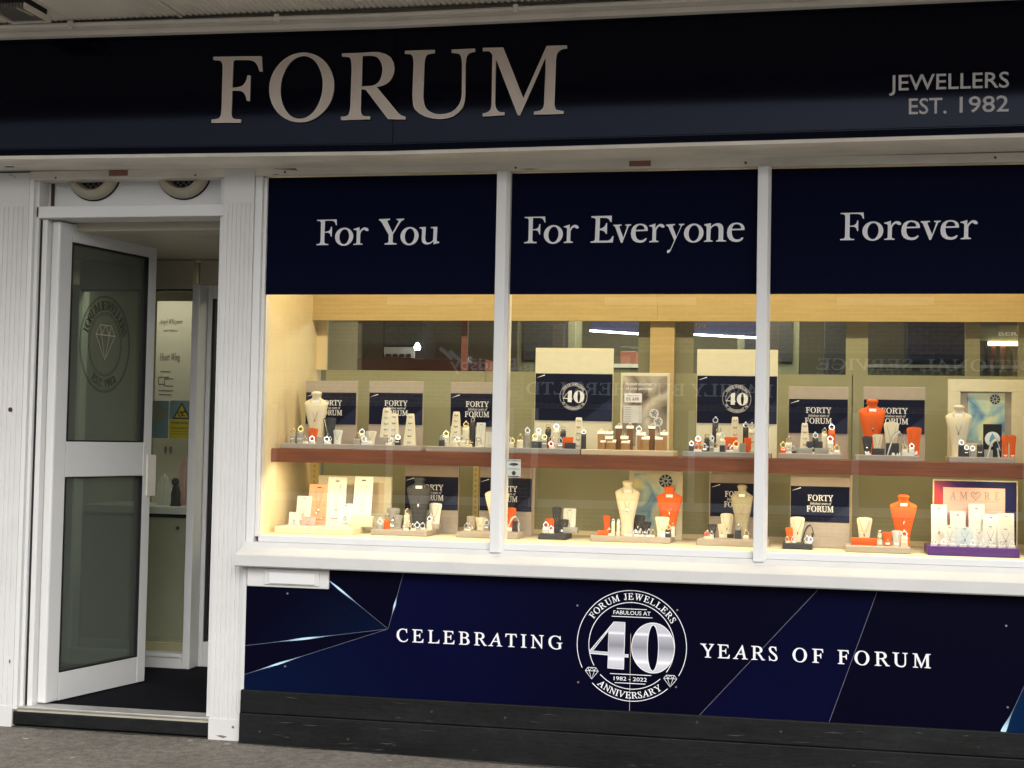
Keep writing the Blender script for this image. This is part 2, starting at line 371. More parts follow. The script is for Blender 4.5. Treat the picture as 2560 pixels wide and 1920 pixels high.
def emblem(parent, cx, cz, r, y, full=True):
    """round anniversary emblem: broken double circle, arc lettering, numerals, two diamonds. Returns the circle part that carries the rest"""
    lw = .013*r if full else .020*r
    mb = MB()
    for rr, a, b in ((1, -30, 206), (1, 225, 312), (.783, -35, 210), (.783, 224, 313)): mb.strip(arc(cx, cz, rr*r, a, b), lw, y)
    for x0, x1, z in (((-.28, .27, .665), (-.37, .375, .52), (-.385, .37, -.52), (-.295, .265, -.68)) if full else ()): mb.strip([(cx+x0*r, cz+z*r), (cx+x1*r, cz+z*r)], lw, y)
    em = mb.build('emblem', 'print_white', parent)
    for g in (FOUR, ZERO):
        gg = [[(cx+p[0]*r, cz+p[1]*r) for p in pl] for pl in g]
        MB().polys(gg, y-.0004).build('numeral', 'silver_print' if full else 'print_white', em)
        if full:
            o = MB()
            for pl in gg: o.strip(pl, lw, y-.0008, closed=True)
            o.build('numeral_outline', 'print_white', em)
    q = dict(offset=.012 if full else .03)
    arc_text(MB(), 'FORUM JEWELLERS', cx, cz, .893*r, radians(147), radians(31), .115*r, y-.0004, **q).build('lettering', 'print_white', em)
    arc_text(MB(), 'ANNIVERSARY', cx, cz, .893*r, radians(229), radians(307), .115*r, y-.0004, inside=True, **q).build('lettering', 'print_white', em)
    for dx, dz in ((-.72, -.53), (.715, -.60)): diamond_icon(MB(), cx+dx*r, cz+dz*r, .12*r, y-.0004, lw*.8).build('diamond', 'print_white', em)
    if full:
        text(MB(), 'FABULOUS AT', cx-.34*r, cx+.34*r, cz+.56*r, .068*r, y-.0004, offset=.006).build('lettering', 'print_white', em)
        text(MB(), '1982 - 2022', cx-.315*r, cx+.29*r, cz-.635*r, .068*r, y-.0004, offset=.006).build('lettering', 'print_white', em)
    return em

# ------------------------------------------------------------------ measured layout (metres)
TOP_W, LOW_W, ROOM_W, LOBBY_W = 8.6, 2.9, 55, 1.5
TRAYS = {
    'u1': ('taupe', 0.081, 0.809, 0.2, 0.22, 1.408, 0.027),
    'u2': ('taupe', 0.83, 1.172, 0.2, 0.22, 1.408, 0.027),
    'u3': ('grey', 1.234, 1.588, 0.2, 0.22, 1.408, 0.027),
    'u4': ('sand', 1.594, 2.033, 0.2, 0.22, 1.408, 0.027),
    'u5': ('grey', 2.075, 2.484, 0.2, 0.22, 1.408, 0.027),
    'u6': ('taupe', 2.516, 2.808, 0.2, 0.22, 1.408, 0.027),
    'u7': ('taupe', 2.867, 3.152, 0.2, 0.22, 1.408, 0.027),
    'u8': ('taupe', 3.28, 3.566, 0.2, 0.22, 1.408, 0.027),
    'l1': ('linen', 0.072, 0.469, 0.18, 0.22, 0.99, 0.033),
    'l2': ('taupe', 0.539, 0.825, 0.27, 0.22, 0.99, 0.028),
    'l3': ('taupe', 0.968, 1.275, 0.3, 0.2, 0.99, 0.028),
    'l4': ('charcoal', 1.364, 1.503, 0.36, 0.18, 0.99, 0.026),
    'l5': ('taupe', 1.626, 2.012, 0.34, 0.22, 0.99, 0.03),
    'l6': ('taupe', 2.14, 2.475, 0.3, 0.2, 0.99, 0.03),
    'l7': ('charcoal', 2.542, 2.678, 0.24, 0.14, 0.99, 0.028),
    'l8': ('taupe', 2.826, 3.114, 0.16, 0.2, 0.99, 0.03),
}
ITEMS = [
    ('u1', 'ring', 'grey', 0.134, 0.244, 1.507, 0.031),
    ('u1', 'ring', 'grey', 0.172, 0.244, 1.523, 0.033),
    ('u1', 'bust', 'cream', 0.212, 0.36, 1.699, 0.123),
    ('u1', 'stand', 'charcoal', 0.318, 0.25, 1.567, 0.067),
    ('u1', 'stand', 'orange', 0.225, 0.272, 1.512, 0.055),
    ('u1', 'low', 'white', 0.203, 0.237, 1.465, 0.03),
    ('u1', 'low', 'white', 0.239, 0.241, 1.469, 0.033),
    ('u1', 'stand', 'white', 0.368, 0.239, 1.506, 0.048),
    ('u1', 'block', 'taupe', 0.28, 0.239, 1.47, 0.036),
    ('u1', 'low', 'white', 0.319, 0.234, 1.467, 0.036),
    ('u1', 'ring', 'grey', 0.473, 0.234, 1.49, 0.039),
    ('u1', 'ring', 'cream', 0.482, 0.272, 1.514, 0.034),
    ('u1', 'stand', 'cream', 0.541, 0.23, 1.503, 0.056),
    ('u1', 'low', 'white', 0.515, 0.228, 1.474, 0.041),
    ('u1', 'tower', 'cream', 0.61, 0.261, 1.619, 0.068),
    ('u1', 'tower', 'cream', 0.649, 0.26, 1.591, 0.065),
    ('u1', 'block', 'taupe', 0.604, 0.234, 1.473, 0.047),
    ('u1', 'low', 'cream', 0.636, 0.228, 1.468, 0.036),
    ('u1', 'ring', 'charcoal', 0.68, 0.228, 1.488, 0.029),
    ('u1', 'tower', 'cream', 0.733, 0.26, 1.592, 0.065),
    ('u2', 'ring', 'charcoal', 0.9, 0.239, 1.49, 0.029),
    ('u2', 'ring', 'white', 0.908, 0.289, 1.513, 0.035),
    ('u2', 'tower', 'cream', 0.955, 0.299, 1.606, 0.061),
    ('u2', 'low', 'cream', 0.968, 0.234, 1.482, 0.041),
    ('u2', 'low', 'cream', 1.007, 0.239, 1.486, 0.034),
    ('u2', 'ring', 'cream', 1.003, 0.31, 1.563, 0.035),
    ('u2', 'ring', 'charcoal', 1.033, 0.322, 1.587, 0.029),
    ('u2', 'card', 'white', 1.077, 0.305, 1.556, 0.044),
    ('u2', 'low', 'cream', 1.038, 0.231, 1.469, 0.034),
    ('u2', 'ring', 'cream', 1.081, 0.256, 1.485, 0.034),
    ('u2', 'low', 'white', 1.094, 0.228, 1.454, 0.034),
    ('u2', 'card', 'white', 1.137, 0.228, 1.511, 0.033),
    ('u3', 'low', 'cream', 1.237, 0.259, 1.482, 0.039),
    ('u3', 'ring', 'cream', 1.29, 0.237, 1.5, 0.032),
    ('u3', 'ring', 'grey', 1.321, 0.259, 1.536, 0.03),
    ('u3', 'ring', 'cream', 1.363, 0.237, 1.507, 0.032),
    ('u3', 'block', 'charcoal', 1.374, 0.237, 1.467, 0.05),
    ('u3', 'ring', 'grey', 1.409, 0.237, 1.503, 0.029),
    ('u3', 'ring', 'charcoal', 1.419, 0.281, 1.558, 0.03),
    ('u3', 'ring', 'orange', 1.437, 0.259, 1.495, 0.03),
    ('u3', 'low', 'white', 1.447, 0.231, 1.466, 0.029),
    ('u3', 'ring', 'cream', 1.458, 0.281, 1.559, 0.033),
    ('u3', 'ring', 'grey', 1.487, 0.237, 1.487, 0.032),
    ('u3', 'ring', 'charcoal', 1.492, 0.281, 1.548, 0.029),
    ('u3', 'block', 'orange', 1.524, 0.27, 1.491, 0.055),
    ('u3', 'block', 'charcoal', 1.536, 0.235, 1.464, 0.051),
    ('u3', 'tower', 'cream', 1.571, 0.26, 1.586, 0.056),
    ('u3', 'ring', 'charcoal', 1.601, 0.231, 1.532, 0.025),
    ('u3', 'ring', 'white', 1.371, 0.281, 1.537, 0.029),
    ('u4', 'wood', 'wood', 1.683, 0.248, 1.528, 0.035),
    ('u4', 'wood', 'wood', 1.72, 0.27, 1.528, 0.036),
    ('u4', 'wood', 'wood', 1.724, 0.237, 1.502, 0.036),
    ('u4', 'wood', 'wood', 1.695, 0.231, 1.481, 0.025),
    ('u4', 'wood', 'wood', 1.738, 0.229, 1.482, 0.039),
    ('u4', 'wood', 'walnut', 1.764, 0.27, 1.558, 0.032),
    ('u4', 'wood', 'walnut', 1.818, 0.27, 1.559, 0.034),
    ('u4', 'wood', 'wood', 1.795, 0.248, 1.504, 0.038),
    ('u4', 'wood', 'wood', 1.804, 0.229, 1.48, 0.039),
    ('u4', 'ring', 'white', 1.862, 0.259, 1.554, 0.031),
    ('u4', 'wood', 'wood', 1.875, 0.248, 1.525, 0.039),
    ('u4', 'wood', 'wood', 1.898, 0.231, 1.503, 0.038),
    ('u4', 'wood', 'walnut', 1.923, 0.27, 1.56, 0.033),
    ('u4', 'wood', 'wood', 1.961, 0.231, 1.504, 0.037),
    ('u4', 'wood', 'wood', 1.983, 0.248, 1.527, 0.035),
    ('u5', 'ring', 'charcoal', 2.114, 0.239, 1.484, 0.026),
    ('u5', 'ring', 'orange', 2.142, 0.27, 1.51, 0.033),
    ('u5', 'low', 'white', 2.145, 0.231, 1.465, 0.04),
    ('u5', 'ring', 'charcoal', 2.184, 0.27, 1.522, 0.028),
    ('u5', 'ring', 'charcoal', 2.176, 0.235, 1.469, 0.029),
    ('u5', 'ring', 'grey', 2.207, 0.27, 1.512, 0.026),
    ('u5', 'ring', 'charcoal', 2.221, 0.292, 1.605, 0.031),
    ('u5', 'ring', 'cream', 2.239, 0.281, 1.555, 0.028),
    ('u5', 'ring', 'cream', 2.258, 0.259, 1.526, 0.03),
    ('u5', 'low', 'white', 2.232, 0.231, 1.472, 0.027),
    ('u5', 'block', 'charcoal', 2.259, 0.235, 1.466, 0.024),
    ('u5', 'low', 'white', 2.296, 0.228, 1.463, 0.039),
    ('u5', 'tower', 'cream', 2.314, 0.281, 1.601, 0.053),
    ('u5', 'block', 'orange', 2.296, 0.27, 1.505, 0.061),
    ('u5', 'ring', 'cream', 2.323, 0.228, 1.488, 0.033),
    ('u5', 'block', 'grey', 2.354, 0.228, 1.478, 0.027),
    ('u5', 'ring', 'charcoal', 2.364, 0.281, 1.582, 0.028),
    ('u5', 'ring', 'cream', 2.392, 0.27, 1.579, 0.031),
    ('u5', 'block', 'orange', 2.374, 0.259, 1.503, 0.033),
    ('u5', 'tower', 'cream', 2.396, 0.26, 1.535, 0.039),
    ('u6', 'ring', 'orange', 2.539, 0.242, 1.487, 0.031),
    ('u6', 'low', 'white', 2.565, 0.237, 1.457, 0.03),
    ('u6', 'ring', 'white', 2.564, 0.303, 1.513, 0.031),
    ('u6', 'ring', 'charcoal', 2.586, 0.246, 1.468, 0.025),
    ('u6', 'tower', 'cream', 2.637, 0.303, 1.578, 0.05),
    ('u6', 'block', 'grey', 2.637, 0.242, 1.461, 0.069),
    ('u6', 'ring', 'charcoal', 2.686, 0.303, 1.537, 0.03),
    ('u6', 'block', 'charcoal', 2.661, 0.292, 1.492, 0.03),
    ('u6', 'block', 'charcoal', 2.706, 0.292, 1.493, 0.03),
    ('u6', 'block', 'grey', 2.714, 0.239, 1.462, 0.06),
    ('u6', 'low', 'white', 2.652, 0.237, 1.456, 0.024),
    ('u6', 'low', 'white', 2.679, 0.237, 1.456, 0.024),
    ('u6', 'ring', 'cream', 2.727, 0.292, 1.56, 0.027),
    ('u6', 'ring', 'orange', 2.76, 0.292, 1.58, 0.034),
    ('u6', 'ring', 'white', 2.754, 0.259, 1.521, 0.032),
    ('u6', 'low', 'white', 2.757, 0.237, 1.457, 0.027),
    ('u6', 'ring', 'cream', 2.784, 0.239, 1.478, 0.032),
    ('u7', 'bust', 'orange', 2.945, 0.36, 1.696, 0.123),
    ('u7', 'stand', 'charcoal', 2.92, 0.235, 1.521, 0.048),
    ('u7', 'stand', 'cream', 2.967, 0.27, 1.531, 0.046),
    ('u7', 'stand', 'cream', 3.03, 0.292, 1.59, 0.068),
    ('u7', 'ramp', 'white', 3.049, 0.237, 1.548, 0.084),
    ('u7', 'stand', 'orange', 3.13, 0.259, 1.567, 0.068),
    ('u7', 'block', 'charcoal', 2.969, 0.235, 1.465, 0.054),
    ('u7', 'block', 'charcoal', 3.033, 0.242, 1.491, 0.058),
    ('u7', 'low', 'white', 2.924, 0.235, 1.462, 0.029),
    ('u7', 'low', 'white', 3.038, 0.232, 1.465, 0.024),
    ('u7', 'low', 'white', 3.057, 0.232, 1.465, 0.023),
    ('u7', 'ring', 'white', 3.087, 0.232, 1.486, 0.027),
    ('u7', 'low', 'white', 3.102, 0.231, 1.464, 0.027),
    ('u7', 'ring', 'white', 3.118, 0.232, 1.492, 0.026),
    ('u8', 'bust', 'cream', 3.335, 0.36, 1.674, 0.118),
    ('u8', 'ring', 'charcoal', 3.335, 0.228, 1.514, 0.027),
    ('u8', 'ring', 'charcoal', 3.358, 0.228, 1.489, 0.025),
    ('u8', 'ring', 'grey', 3.385, 0.228, 1.487, 0.026),
    ('u8', 'ring', 'charcoal', 3.416, 0.228, 1.517, 0.028),
    ('u8', 'frame', 'black', 3.474, 0.259, 1.586, 0.081),
    ('u8', 'ramp', 'white', 3.475, 0.228, 1.521, 0.057),
    ('u8', 'stand', 'charcoal', 3.493, 0.237, 1.508, 0.041),
    ('u8', 'block', 'grey', 3.453, 0.228, 1.469, 0.037),
    ('u8', 'stand', 'orange', 3.526, 0.228, 1.537, 0.034),
    ('u8', 'stand', 'orange', 3.558, 0.228, 1.537, 0.032),
    ('l1', 'card', 'peach', 0.223, 0.37, 1.232, 0.111),
    ('l1', 'card', 'white', 0.322, 0.37, 1.27, 0.095),
    ('l1', 'card', 'white', 0.457, 0.37, 1.277, 0.097),
    ('l1', 'card', 'white', 0.15, 0.37, 1.17, 0.076),
    ('l1', 'card', 'paleblue', 0.259, 0.37, 1.134, 0.072),
    ('l1', 'card', 'paleblue', 0.373, 0.37, 1.137, 0.075),
    ('l1', 'card', 'white', 0.134, 0.287, 1.091, 0.054),
    ('l1', 'card', 'rose', 0.196, 0.325, 1.068, 0.073),
    ('l1', 'block', 'linen', 0.466, 0.37, 1.077, 0.113),
    ('l2', 'ring', 'grey', 0.577, 0.303, 1.071, 0.03),
    ('l2', 'ring', 'orange', 0.602, 0.341, 1.091, 0.032),
    ('l2', 'stand', 'grey', 0.598, 0.46, 1.119, 0.068),
    ('l2', 'stand', 'grey', 0.625, 0.447, 1.084, 0.055),
    ('l2', 'ring', 'cream', 0.673, 0.46, 1.118, 0.036),
    ('l2', 'bust', 'charcoal', 0.742, 0.428, 1.279, 0.128),
    ('l2', 'stand', 'white', 0.816, 0.46, 1.149, 0.067),
    ('l2', 'ring', 'charcoal', 0.717, 0.329, 1.056, 0.034),
    ('l2', 'ring', 'grey', 0.754, 0.351, 1.05, 0.034),
    ('l2', 'low', 'white', 0.783, 0.368, 1.045, 0.033),
    ('l2', 'ring', 'cream', 0.817, 0.354, 1.088, 0.028),
    ('l2', 'block', 'taupe', 0.82, 0.46, 1.044, 0.047),
    ('l2', 'low', 'white', 0.714, 0.295, 1.037, 0.03),
    ('l2', 'low', 'white', 0.746, 0.312, 1.037, 0.028),
    ('l3', 'low', 'white', 0.992, 0.435, 1.048, 0.036),
    ('l3', 'stand', 'taupe', 1.002, 0.47, 1.088, 0.049),
    ('l3', 'stand', 'cream', 1.051, 0.47, 1.083, 0.055),
    ('l3', 'ring', 'grey', 1.082, 0.47, 1.072, 0.031),
    ('l3', 'bust', 'cream', 1.139, 0.444, 1.256, 0.125),
    ('l3', 'stand', 'orange', 1.2, 0.47, 1.138, 0.058),
    ('l3', 'ramp', 'white', 1.218, 0.47, 1.1, 0.067),
    ('l3', 'block', 'charcoal', 1.227, 0.47, 1.07, 0.026),
    ('l3', 'ring', 'cream', 1.195, 0.47, 1.061, 0.035),
    ('l4', 'stand', 'charcoal', 1.428, 0.51, 1.146, 0.048),
    ('l4', 'card', 'white', 1.491, 0.51, 1.139, 0.063),
    ('l4', 'stand', 'orange', 1.402, 0.51, 1.086, 0.064),
    ('l4', 'ring', 'white', 1.384, 0.458, 1.07, 0.035),
    ('l4', 'ring', 'white', 1.414, 0.443, 1.042, 0.03),
    ('l4', 'stand', 'charcoal', 1.464, 0.505, 1.085, 0.053),
    ('l4', 'block', 'grey', 1.501, 0.51, 1.045, 0.072),
    ('l5', 'bust', 'cream', 1.783, 0.498, 1.285, 0.121),
    ('l5', 'bust', 'orange', 1.989, 0.498, 1.262, 0.125),
    ('l5', 'stand', 'charcoal', 1.834, 0.53, 1.115, 0.069),
    ('l5', 'stand', 'charcoal', 1.873, 0.53, 1.084, 0.049),
    ('l5', 'stand', 'cream', 1.968, 0.375, 1.117, 0.068),
    ('l5', 'ring', 'charcoal', 1.998, 0.365, 1.081, 0.027),
    ('l5', 'stand', 'orange', 1.677, 0.53, 1.108, 0.036),
    ('l5', 'block', 'orange', 1.683, 0.366, 1.042, 0.052),
    ('l5', 'ring', 'cream', 1.732, 0.365, 1.102, 0.017),
    ('l5', 'ring', 'cream', 1.757, 0.365, 1.103, 0.016),
    ('l5', 'ramp', 'white', 1.762, 0.517, 1.079, 0.071),
    ('l5', 'ring', 'white', 2.017, 0.402, 1.086, 0.02),
    ('l5', 'low', 'white', 1.718, 0.365, 1.033, 0.032),
    ('l5', 'low', 'white', 1.805, 0.365, 1.038, 0.045),
    ('l5', 'low', 'white', 1.846, 0.365, 1.04, 0.029),
    ('l5', 'low', 'white', 1.869, 0.365, 1.035, 0.032),
    ('l5', 'low', 'white', 1.912, 0.365, 1.04, 0.046),
    ('l5', 'low', 'white', 1.973, 0.365, 1.035, 0.029),
    ('l6', 'bust', 'khaki', 2.344, 0.444, 1.28, 0.107),
    ('l6', 'stand', 'cream', 2.271, 0.47, 1.139, 0.063),
    ('l6', 'stand', 'cream', 2.249, 0.462, 1.087, 0.044),
    ('l6', 'stand', 'charcoal', 2.201, 0.47, 1.085, 0.044),
    ('l6', 'block', 'orange', 2.176, 0.47, 1.047, 0.027),
    ('l6', 'low', 'white', 2.19, 0.398, 1.035, 0.051),
    ('l6', 'ring', 'charcoal', 2.327, 0.425, 1.088, 0.031),
    ('l6', 'ring', 'orange', 2.354, 0.47, 1.11, 0.034),
    ('l6', 'ring', 'cream', 2.365, 0.427, 1.061, 0.032),
    ('l6', 'block', 'charcoal', 2.288, 0.47, 1.039, 0.032),
    ('l7', 'stand', 'cream', 2.608, 0.35, 1.137, 0.067),
    ('l7', 'stand', 'orange', 2.577, 0.35, 1.086, 0.051),
    ('l7', 'low', 'white', 2.566, 0.265, 1.04, 0.025),
    ('l7', 'low', 'white', 2.592, 0.272, 1.04, 0.024),
    ('l7', 'ramp', 'charcoal', 2.656, 0.35, 1.105, 0.06),
    ('l7', 'low', 'white', 2.659, 0.265, 1.043, 0.036),
    ('l7', 'block', 'taupe', 2.692, 0.35, 1.046, 0.025),
    ('l8', 'block', 'orange', 2.921, 0.263, 1.051, 0.133),
    ('l8', 'stand', 'cream', 2.914, 0.33, 1.144, 0.071),
    ('l8', 'bust', 'orange', 3.087, 0.304, 1.255, 0.122),
    ('l8', 'tower', 'cream', 2.979, 0.224, 1.091, 0.026),
    ('l8', 'stand', 'orange', 3.015, 0.243, 1.085, 0.046),
    ('l8', 'stand', 'white', 3.056, 0.247, 1.092, 0.045),
    ('l8', 'ring', 'cream', 3.089, 0.239, 1.093, 0.032),
]
BOARDS = [
    ('small', 0.102, 0.381, 0.5, 1.759, 1.699, 1.536, 1.408) ,
    ('small', 0.445, 0.731, 0.5, 1.761, 1.701, 1.54, 1.408) ,
    ('small', 0.872, 1.155, 0.5, 1.76, 1.703, 1.538, 1.408) ,
    ('round', 1.309, 1.701, 0.5, 1.936, 1.808, 1.574, 1.408) ,
    ('round', 2.114, 2.504, 0.5, 1.934, 1.805, 1.574, 1.408) ,
    ('small', 2.556, 2.839, 0.5, 1.757, 1.697, 1.533, 1.408) ,
    ('small', 2.908, 3.195, 0.5, 1.76, 1.699, 1.537, 1.408) ,
    ('small', 0.628, 0.912, 0.56, 1.333, 1.278, 1.11, 0.99) ,
    ('small', 1.02, 1.294, 0.56, 1.335, 1.28, 1.114, 0.99) ,
    ('small', 2.178, 2.431, 0.6, 1.328, 1.281, 1.117, 0.99) ,
    ('small', 2.571, 2.85, 0.42, 1.326, 1.28, 1.112, 0.99) ,
]
FASCIA_LETTERS = [
    [[(-0.107, 3.242), (0.132, 3.237), (0.138, 3.167), (0.126, 3.168), (0.121, 3.184), (0.114, 3.198), (0.107, 3.208), (0.098, 3.215), (0.091, 3.219), (0.082, 3.222), (0.071, 3.224), (0.058, 3.225), (0.001, 3.227), (-0.003, 3.226), (-0.006, 3.224), (-0.008, 3.221), (-0.009, 3.215), (-0.01, 3.093), (0.004, 3.093), (0.018, 3.094), (0.03, 3.096), (0.041, 3.1), (0.049, 3.106), (0.056, 3.114), (0.061, 3.124), (0.065, 3.136), (0.067, 3.149), (0.079, 3.149), (0.079, 3.029), (0.067, 3.031), (0.064, 3.044), (0.06, 3.055), (0.055, 3.064), (0.049, 3.071), (0.043, 3.075), (0.036, 3.078), (0.03, 3.08), (0.022, 3.081), (-0.01, 3.082), (-0.011, 2.974), (-0.009, 2.961), (-0.003, 2.951), (0.006, 2.945), (0.019, 2.943), (0.039, 2.942), (0.038, 2.929), (-0.107, 2.932), (-0.107, 2.945), (-0.091, 2.945), (-0.079, 2.947), (-0.07, 2.95), (-0.064, 2.955), (-0.061, 2.962), (-0.059, 2.97), (-0.058, 2.981), (-0.057, 2.993), (-0.057, 3.188), (-0.058, 3.2), (-0.06, 3.21), (-0.064, 3.218), (-0.069, 3.223), (-0.075, 3.226), (-0.083, 3.228), (-0.094, 3.229), (-0.106, 3.23)]] ,
    [[(0.49, 3.081), (0.487, 3.055), (0.481, 3.031), (0.471, 3.008), (0.457, 2.987), (0.44, 2.968), (0.421, 2.952), (0.4, 2.939), (0.377, 2.93), (0.353, 2.925), (0.328, 2.924), (0.304, 2.926), (0.28, 2.933), (0.258, 2.943), (0.237, 2.957), (0.219, 2.974), (0.203, 2.994), (0.191, 3.016), (0.183, 3.039), (0.178, 3.064), (0.177, 3.09), (0.179, 3.115), (0.186, 3.14), (0.196, 3.163), (0.21, 3.184), (0.227, 3.203), (0.246, 3.219), (0.268, 3.232), (0.291, 3.241), (0.315, 3.246), (0.34, 3.247), (0.364, 3.244), (0.388, 3.237), (0.41, 3.227), (0.431, 3.213), (0.449, 3.196), (0.464, 3.176), (0.476, 3.154), (0.484, 3.13), (0.489, 3.106)], [(0.438, 3.082), (0.436, 3.059), (0.431, 3.037), (0.424, 3.015), (0.415, 2.996), (0.404, 2.978), (0.391, 2.963), (0.377, 2.952), (0.361, 2.943), (0.345, 2.938), (0.328, 2.937), (0.312, 2.939), (0.296, 2.945), (0.281, 2.954), (0.268, 2.967), (0.256, 2.982), (0.246, 3.0), (0.238, 3.02), (0.232, 3.042), (0.229, 3.065), (0.229, 3.089), (0.231, 3.112), (0.235, 3.135), (0.243, 3.156), (0.252, 3.176), (0.263, 3.193), (0.276, 3.208), (0.291, 3.22), (0.306, 3.228), (0.323, 3.233), (0.339, 3.235), (0.355, 3.232), (0.371, 3.226), (0.386, 3.217), (0.4, 3.204), (0.412, 3.188), (0.421, 3.17), (0.429, 3.15), (0.435, 3.128), (0.438, 3.106)]] ,
    [[(0.527, 3.236), (0.619, 3.236), (0.649, 3.237), (0.674, 3.238), (0.693, 3.237), (0.708, 3.235), (0.737, 3.226), (0.759, 3.211), (0.772, 3.19), (0.778, 3.162), (0.775, 3.14), (0.768, 3.121), (0.757, 3.105), (0.741, 3.092), (0.73, 3.087), (0.719, 3.083), (0.706, 3.08), (0.693, 3.079), (0.797, 2.957), (0.806, 2.948), (0.815, 2.942), (0.826, 2.937), (0.836, 2.935), (0.836, 2.924), (0.755, 2.928), (0.65, 3.061), (0.646, 3.065), (0.641, 3.067), (0.636, 3.069), (0.63, 3.07), (0.621, 3.07), (0.621, 2.971), (0.624, 2.958), (0.629, 2.949), (0.636, 2.943), (0.646, 2.941), (0.668, 2.94), (0.668, 2.929), (0.529, 2.929), (0.529, 2.942), (0.541, 2.942), (0.551, 2.943), (0.559, 2.946), (0.565, 2.949), (0.568, 2.956), (0.571, 2.965), (0.573, 2.976), (0.574, 2.989), (0.576, 3.16), (0.575, 3.181), (0.573, 3.198), (0.57, 3.21), (0.565, 3.218), (0.56, 3.221), (0.552, 3.223), (0.541, 3.224), (0.527, 3.225)], [(0.625, 3.225), (0.655, 3.225), (0.669, 3.224), (0.681, 3.222), (0.691, 3.218), (0.7, 3.212), (0.71, 3.201), (0.717, 3.188), (0.722, 3.173), (0.724, 3.156), (0.722, 3.137), (0.718, 3.121), (0.713, 3.107), (0.705, 3.096), (0.695, 3.089), (0.684, 3.084), (0.672, 3.081), (0.659, 3.081), (0.623, 3.081), (0.623, 3.199), (0.623, 3.206), (0.623, 3.213), (0.624, 3.219), (0.625, 3.225)]] ,
    [[(0.828, 3.238), (0.967, 3.238), (0.966, 3.225), (0.952, 3.225), (0.941, 3.223), (0.933, 3.221), (0.927, 3.217), (0.924, 3.21), (0.922, 3.202), (0.92, 3.191), (0.919, 3.178), (0.917, 3.042), (0.917, 3.021), (0.92, 3.002), (0.924, 2.987), (0.93, 2.974), (0.942, 2.96), (0.959, 2.95), (0.979, 2.943), (1.003, 2.941), (1.028, 2.943), (1.051, 2.949), (1.07, 2.961), (1.085, 2.978), (1.092, 2.99), (1.097, 3.004), (1.1, 3.019), (1.101, 3.037), (1.099, 3.169), (1.097, 3.186), (1.095, 3.199), (1.091, 3.209), (1.086, 3.216), (1.08, 3.219), (1.072, 3.221), (1.061, 3.223), (1.048, 3.224), (1.048, 3.236), (1.156, 3.237), (1.156, 3.226), (1.142, 3.224), (1.131, 3.221), (1.123, 3.215), (1.118, 3.208), (1.115, 3.198), (1.114, 3.187), (1.113, 3.177), (1.112, 3.166), (1.114, 3.036), (1.113, 3.015), (1.111, 2.998), (1.107, 2.983), (1.103, 2.972), (1.085, 2.95), (1.062, 2.934), (1.034, 2.925), (1.0, 2.922), (0.963, 2.926), (0.93, 2.935), (0.903, 2.95), (0.881, 2.969), (0.875, 2.983), (0.872, 2.999), (0.87, 3.02), (0.869, 3.043), (0.871, 3.176), (0.87, 3.192), (0.868, 3.205), (0.865, 3.214), (0.86, 3.221), (0.855, 3.224), (0.848, 3.226), (0.839, 3.227), (0.828, 3.227)]] ,
    [[(1.193, 3.239), (1.286, 3.238), (1.384, 3.003), (1.487, 3.238), (1.578, 3.237), (1.578, 3.226), (1.563, 3.225), (1.55, 3.221), (1.541, 3.215), (1.534, 3.206), (1.531, 3.199), (1.53, 3.19), (1.528, 3.18), (1.528, 3.167), (1.525, 2.976), (1.526, 2.968), (1.528, 2.961), (1.53, 2.955), (1.532, 2.951), (1.537, 2.947), (1.545, 2.945), (1.555, 2.943), (1.568, 2.941), (1.568, 2.931), (1.434, 2.931), (1.435, 2.942), (1.449, 2.943), (1.46, 2.945), (1.468, 2.949), (1.475, 2.954), (1.477, 2.96), (1.48, 2.968), (1.481, 2.977), (1.481, 2.988), (1.483, 3.193), (1.369, 2.929), (1.361, 2.93), (1.254, 3.193), (1.253, 2.986), (1.256, 2.969), (1.262, 2.956), (1.271, 2.947), (1.283, 2.943), (1.298, 2.943), (1.298, 2.932), (1.198, 2.929), (1.199, 2.94), (1.21, 2.941), (1.219, 2.944), (1.227, 2.948), (1.232, 2.953), (1.236, 2.96), (1.238, 2.968), (1.24, 2.976), (1.24, 2.986), (1.239, 3.206), (1.234, 3.215), (1.228, 3.221), (1.223, 3.225), (1.218, 3.227), (1.193, 3.227)]] ,
]
